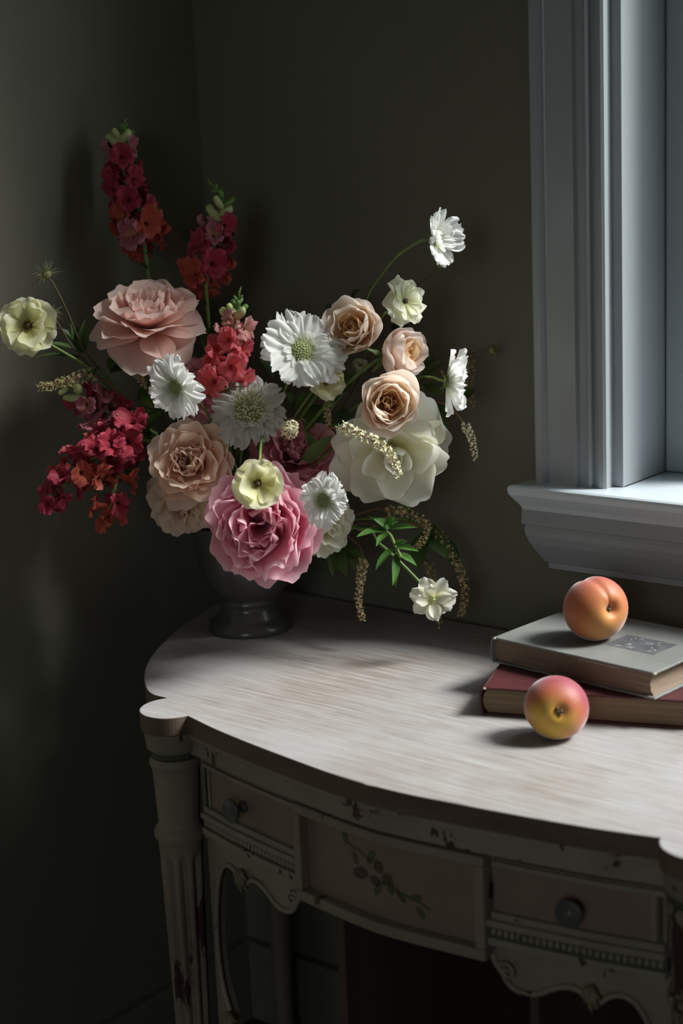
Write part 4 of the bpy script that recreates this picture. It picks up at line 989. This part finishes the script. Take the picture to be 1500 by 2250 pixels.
sprig('dim sprig dangling behind the drooping ranunculus', [(940, 1235, 2.23), (950, 1270, 2.225), (962, 1330, 2.22), (966, 1375, 2.21)], M['sprigdim'], 36, .0045, .005, via=[(880, 1190, 2.25), (780, 1150, 2.28)])
sprig('faint sprig behind the scabiosa that faces the window', [(1010, 770, 2.2), (1034, 800, 2.2), (1030, 850, 2.2), (1040, 890, 2.19)], M['sprigdim'], 36, .0045, .005, via=[(940, 830, 2.22), (750, 1000, 2.29)])
# seedheads
seedhead('dark seedhead standing highest above the pale yellow ranunculus by the left wall', 102, 604, 2.1, (-.3, .8, .3), [(118, 625, 2.11), (150, 690, 2.13), (185, 770, 2.15), (235, 830, 2.2), (380, 1000, 2.28)], .013)
seedhead('bristly seedhead just behind the pale yellow ranunculus by the left wall', 116, 690, 2.10, (.1, .8, .3), [(130, 715, 2.11), (165, 770, 2.14), (230, 840, 2.2), (380, 1000, 2.28)], .010)
seedhead('bristly seedhead reaching past the scabiosa that faces the window', 1082, 768, 2.17, (.95, .15, 0), [(1060, 772, 2.17), (1030, 780, 2.18), (960, 810, 2.2), (760, 980, 2.28)], .011)
seedhead('wispy seedhead just below the arching scabiosa', 966, 580, 2.14, (.4, .5, -.3), [(950, 605, 2.15), (915, 630, 2.16), (870, 690, 2.2), (720, 950, 2.29)], .011)
# foliage
leafy('green_shoot', 'bright green leafy shoot above the drooping ranunculus', 'foliage', None, [(760, 1150, 2.23), (800, 1165, 2.19), (850, 1170, 2.15), (868, 1200, 2.13), (880, 1225, 2.12)],
      [(850, 1165, 2.15, 782, 1192, 2.13, .17, .3), (855, 1160, 2.15, 815, 1142, 2.14, .22, -.2), (856, 1160, 2.14, 925, 1165, 2.12, .10, .2), (850, 1168, 2.15, 800, 1140, 2.16, .2, .6),
       (862, 1158, 2.14, 868, 1140, 2.12, .24, 0), (868, 1200, 2.13, 924, 1219, 2.11, .13, .1), (868, 1195, 2.13, 898, 1190, 2.12, .22, .4), (872, 1215, 2.13, 914, 1250, 2.12, .17, -.2),
       (866, 1205, 2.13, 830, 1262, 2.12, .17, .5), (870, 1215, 2.13, 857, 1290, 2.12, .13, -.5), (874, 1220, 2.13, 872, 1292, 2.13, .13, .3), (850, 1172, 2.14, 828, 1208, 2.12, .18, .3), (845, 1150, 2.15, 880, 1152, 2.13, .25, .2)],
      M['leafbright'], r=.0024)
DK = M['leaf']
leafy('rose_foliage', 'single long green leaf curling between the dusky rose and the lit sprig', 'foliage', 'dark rose leaves', [(640, 1040, 2.26), (668, 1005, 2.18), (690, 985, 2.12)], [(672, 1015, 2.10, 740, 952, 2.08, .16, .5), (690, 990, 2.15, 665, 945, 2.15, .2, 0)], DK)
leafy('rose_foliage', 'dark leaves trailing at the lower right under the tan sprigs', 'foliage', 'dark rose leaves', [(780, 1140, 2.27), (880, 1140, 2.24), (945, 1165, 2.22)],
      [(940, 1165, 2.22, 985, 1235, 2.20, .24, .2), (940, 1160, 2.22, 980, 1180, 2.2, .2, .5), (900, 1145, 2.22, 870, 1110, 2.2, .25, 0), (935, 1170, 2.22, 930, 1260, 2.21, .28, .6), (960, 1180, 2.22, 1000, 1260, 2.22, .25, -.3)], DK)
leafy('rose_foliage', 'narrow dark leaves hanging right of the vase bowl', 'foliage', 'dark rose leaves', [(690, 1130, 2.28), (720, 1180, 2.26), (735, 1215, 2.24)],
      [(725, 1185, 2.25, 735, 1275, 2.23, .12, .2), (720, 1180, 2.25, 712, 1240, 2.24, .2, .5), (735, 1200, 2.25, 765, 1270, 2.24, .22, .3), (760, 1190, 2.26, 775, 1260, 2.25, .2, -.3), (740, 1200, 2.26, 800, 1235, 2.25, .2, 0)], DK)
leafy('rose_foliage', 'dark leaves around the stems of the left seedheads', 'foliage', 'dark rose leaves', [(420, 1040, 2.29), (300, 900, 2.22), (240, 835, 2.2), (180, 770, 2.16), (150, 735, 2.15)],
      [(180, 775, 2.16, 190, 695, 2.15, .17, .3), (178, 770, 2.16, 152, 705, 2.15, .18, 0), (175, 775, 2.15, 98, 768, 2.12, .14, .2), (190, 790, 2.16, 72, 802, 2.14, .07, .3), (170, 755, 2.15, 120, 725, 2.14, .16, .3), (215, 810, 2.17, 185, 850, 2.16, .15, .2)], DK)
leafy('rose_foliage', 'broad dark leaves under the large loose blush rose', 'foliage', 'dark rose leaves', [(440, 1000, 2.3), (340, 880, 2.26), (290, 800, 2.23)],
      [(285, 815, 2.23, 240, 830, 2.2, .4, .2), (280, 780, 2.22, 245, 825, 2.19, .35, .5), (300, 780, 2.22, 325, 800, 2.2, .45, 0), (320, 850, 2.24, 350, 910, 2.2, .25, .4), (390, 720, 2.25, 385, 790, 2.22, .25, 0), (340, 900, 2.24, 310, 985, 2.2, .3, .2), (330, 950, 2.24, 300, 1085, 2.2, .22, .6)], DK)
leafy('rose_foliage', 'dark leaves behind the pale pink rose that faces the window', 'foliage', 'dark rose leaves', [(640, 1020, 2.3), (800, 880, 2.26), (930, 850, 2.22)],
      [(860, 720, 2.24, 925, 700, 2.22, .3, .3), (930, 830, 2.2, 975, 790, 2.19, .2, .4), (930, 845, 2.2, 975, 880, 2.19, .2, 0), (950, 890, 2.2, 985, 945, 2.19, .3, .2), (960, 900, 2.2, 960, 970, 2.2, .22, 0), (1020, 870, 2.2, 1048, 858, 2.19, .35, .4), (940, 810, 2.21, 950, 770, 2.2, .25, .3), (770, 665, 2.24, 800, 640, 2.22, .3, 0), (760, 680, 2.23, 715, 690, 2.2, .3, .5)], DK)
leafy('rose_foliage', 'dark leaves filling the gap under the largest white scabiosa', 'foliage', 'dark rose leaves', [(600, 1060, 2.3), (680, 930, 2.27), (740, 880, 2.25)],
      [(640, 900, 2.24, 620, 860, 2.22, .3, .2), (700, 890, 2.25, 680, 960, 2.22, .3, .3), (740, 880, 2.25, 780, 850, 2.22, .3, 0), (750, 900, 2.25, 770, 970, 2.23, .25, .4), (690, 870, 2.25, 650, 900, 2.23, .3, .1), (760, 860, 2.25, 740, 800, 2.24, .3, 0), (600, 830, 2.25, 560, 790, 2.24, .25, .3), (540, 960, 2.26, 500, 920, 2.24, .25, 0), (575, 985, 2.15, 590, 962, 2.12, .3, .3), (568, 985, 2.15, 558, 955, 2.13, .3, .1), (520, 1000, 2.26, 535, 1050, 2.22, .3, .3), (470, 700, 2.27, 455, 780, 2.25, .2, .3)], DK)
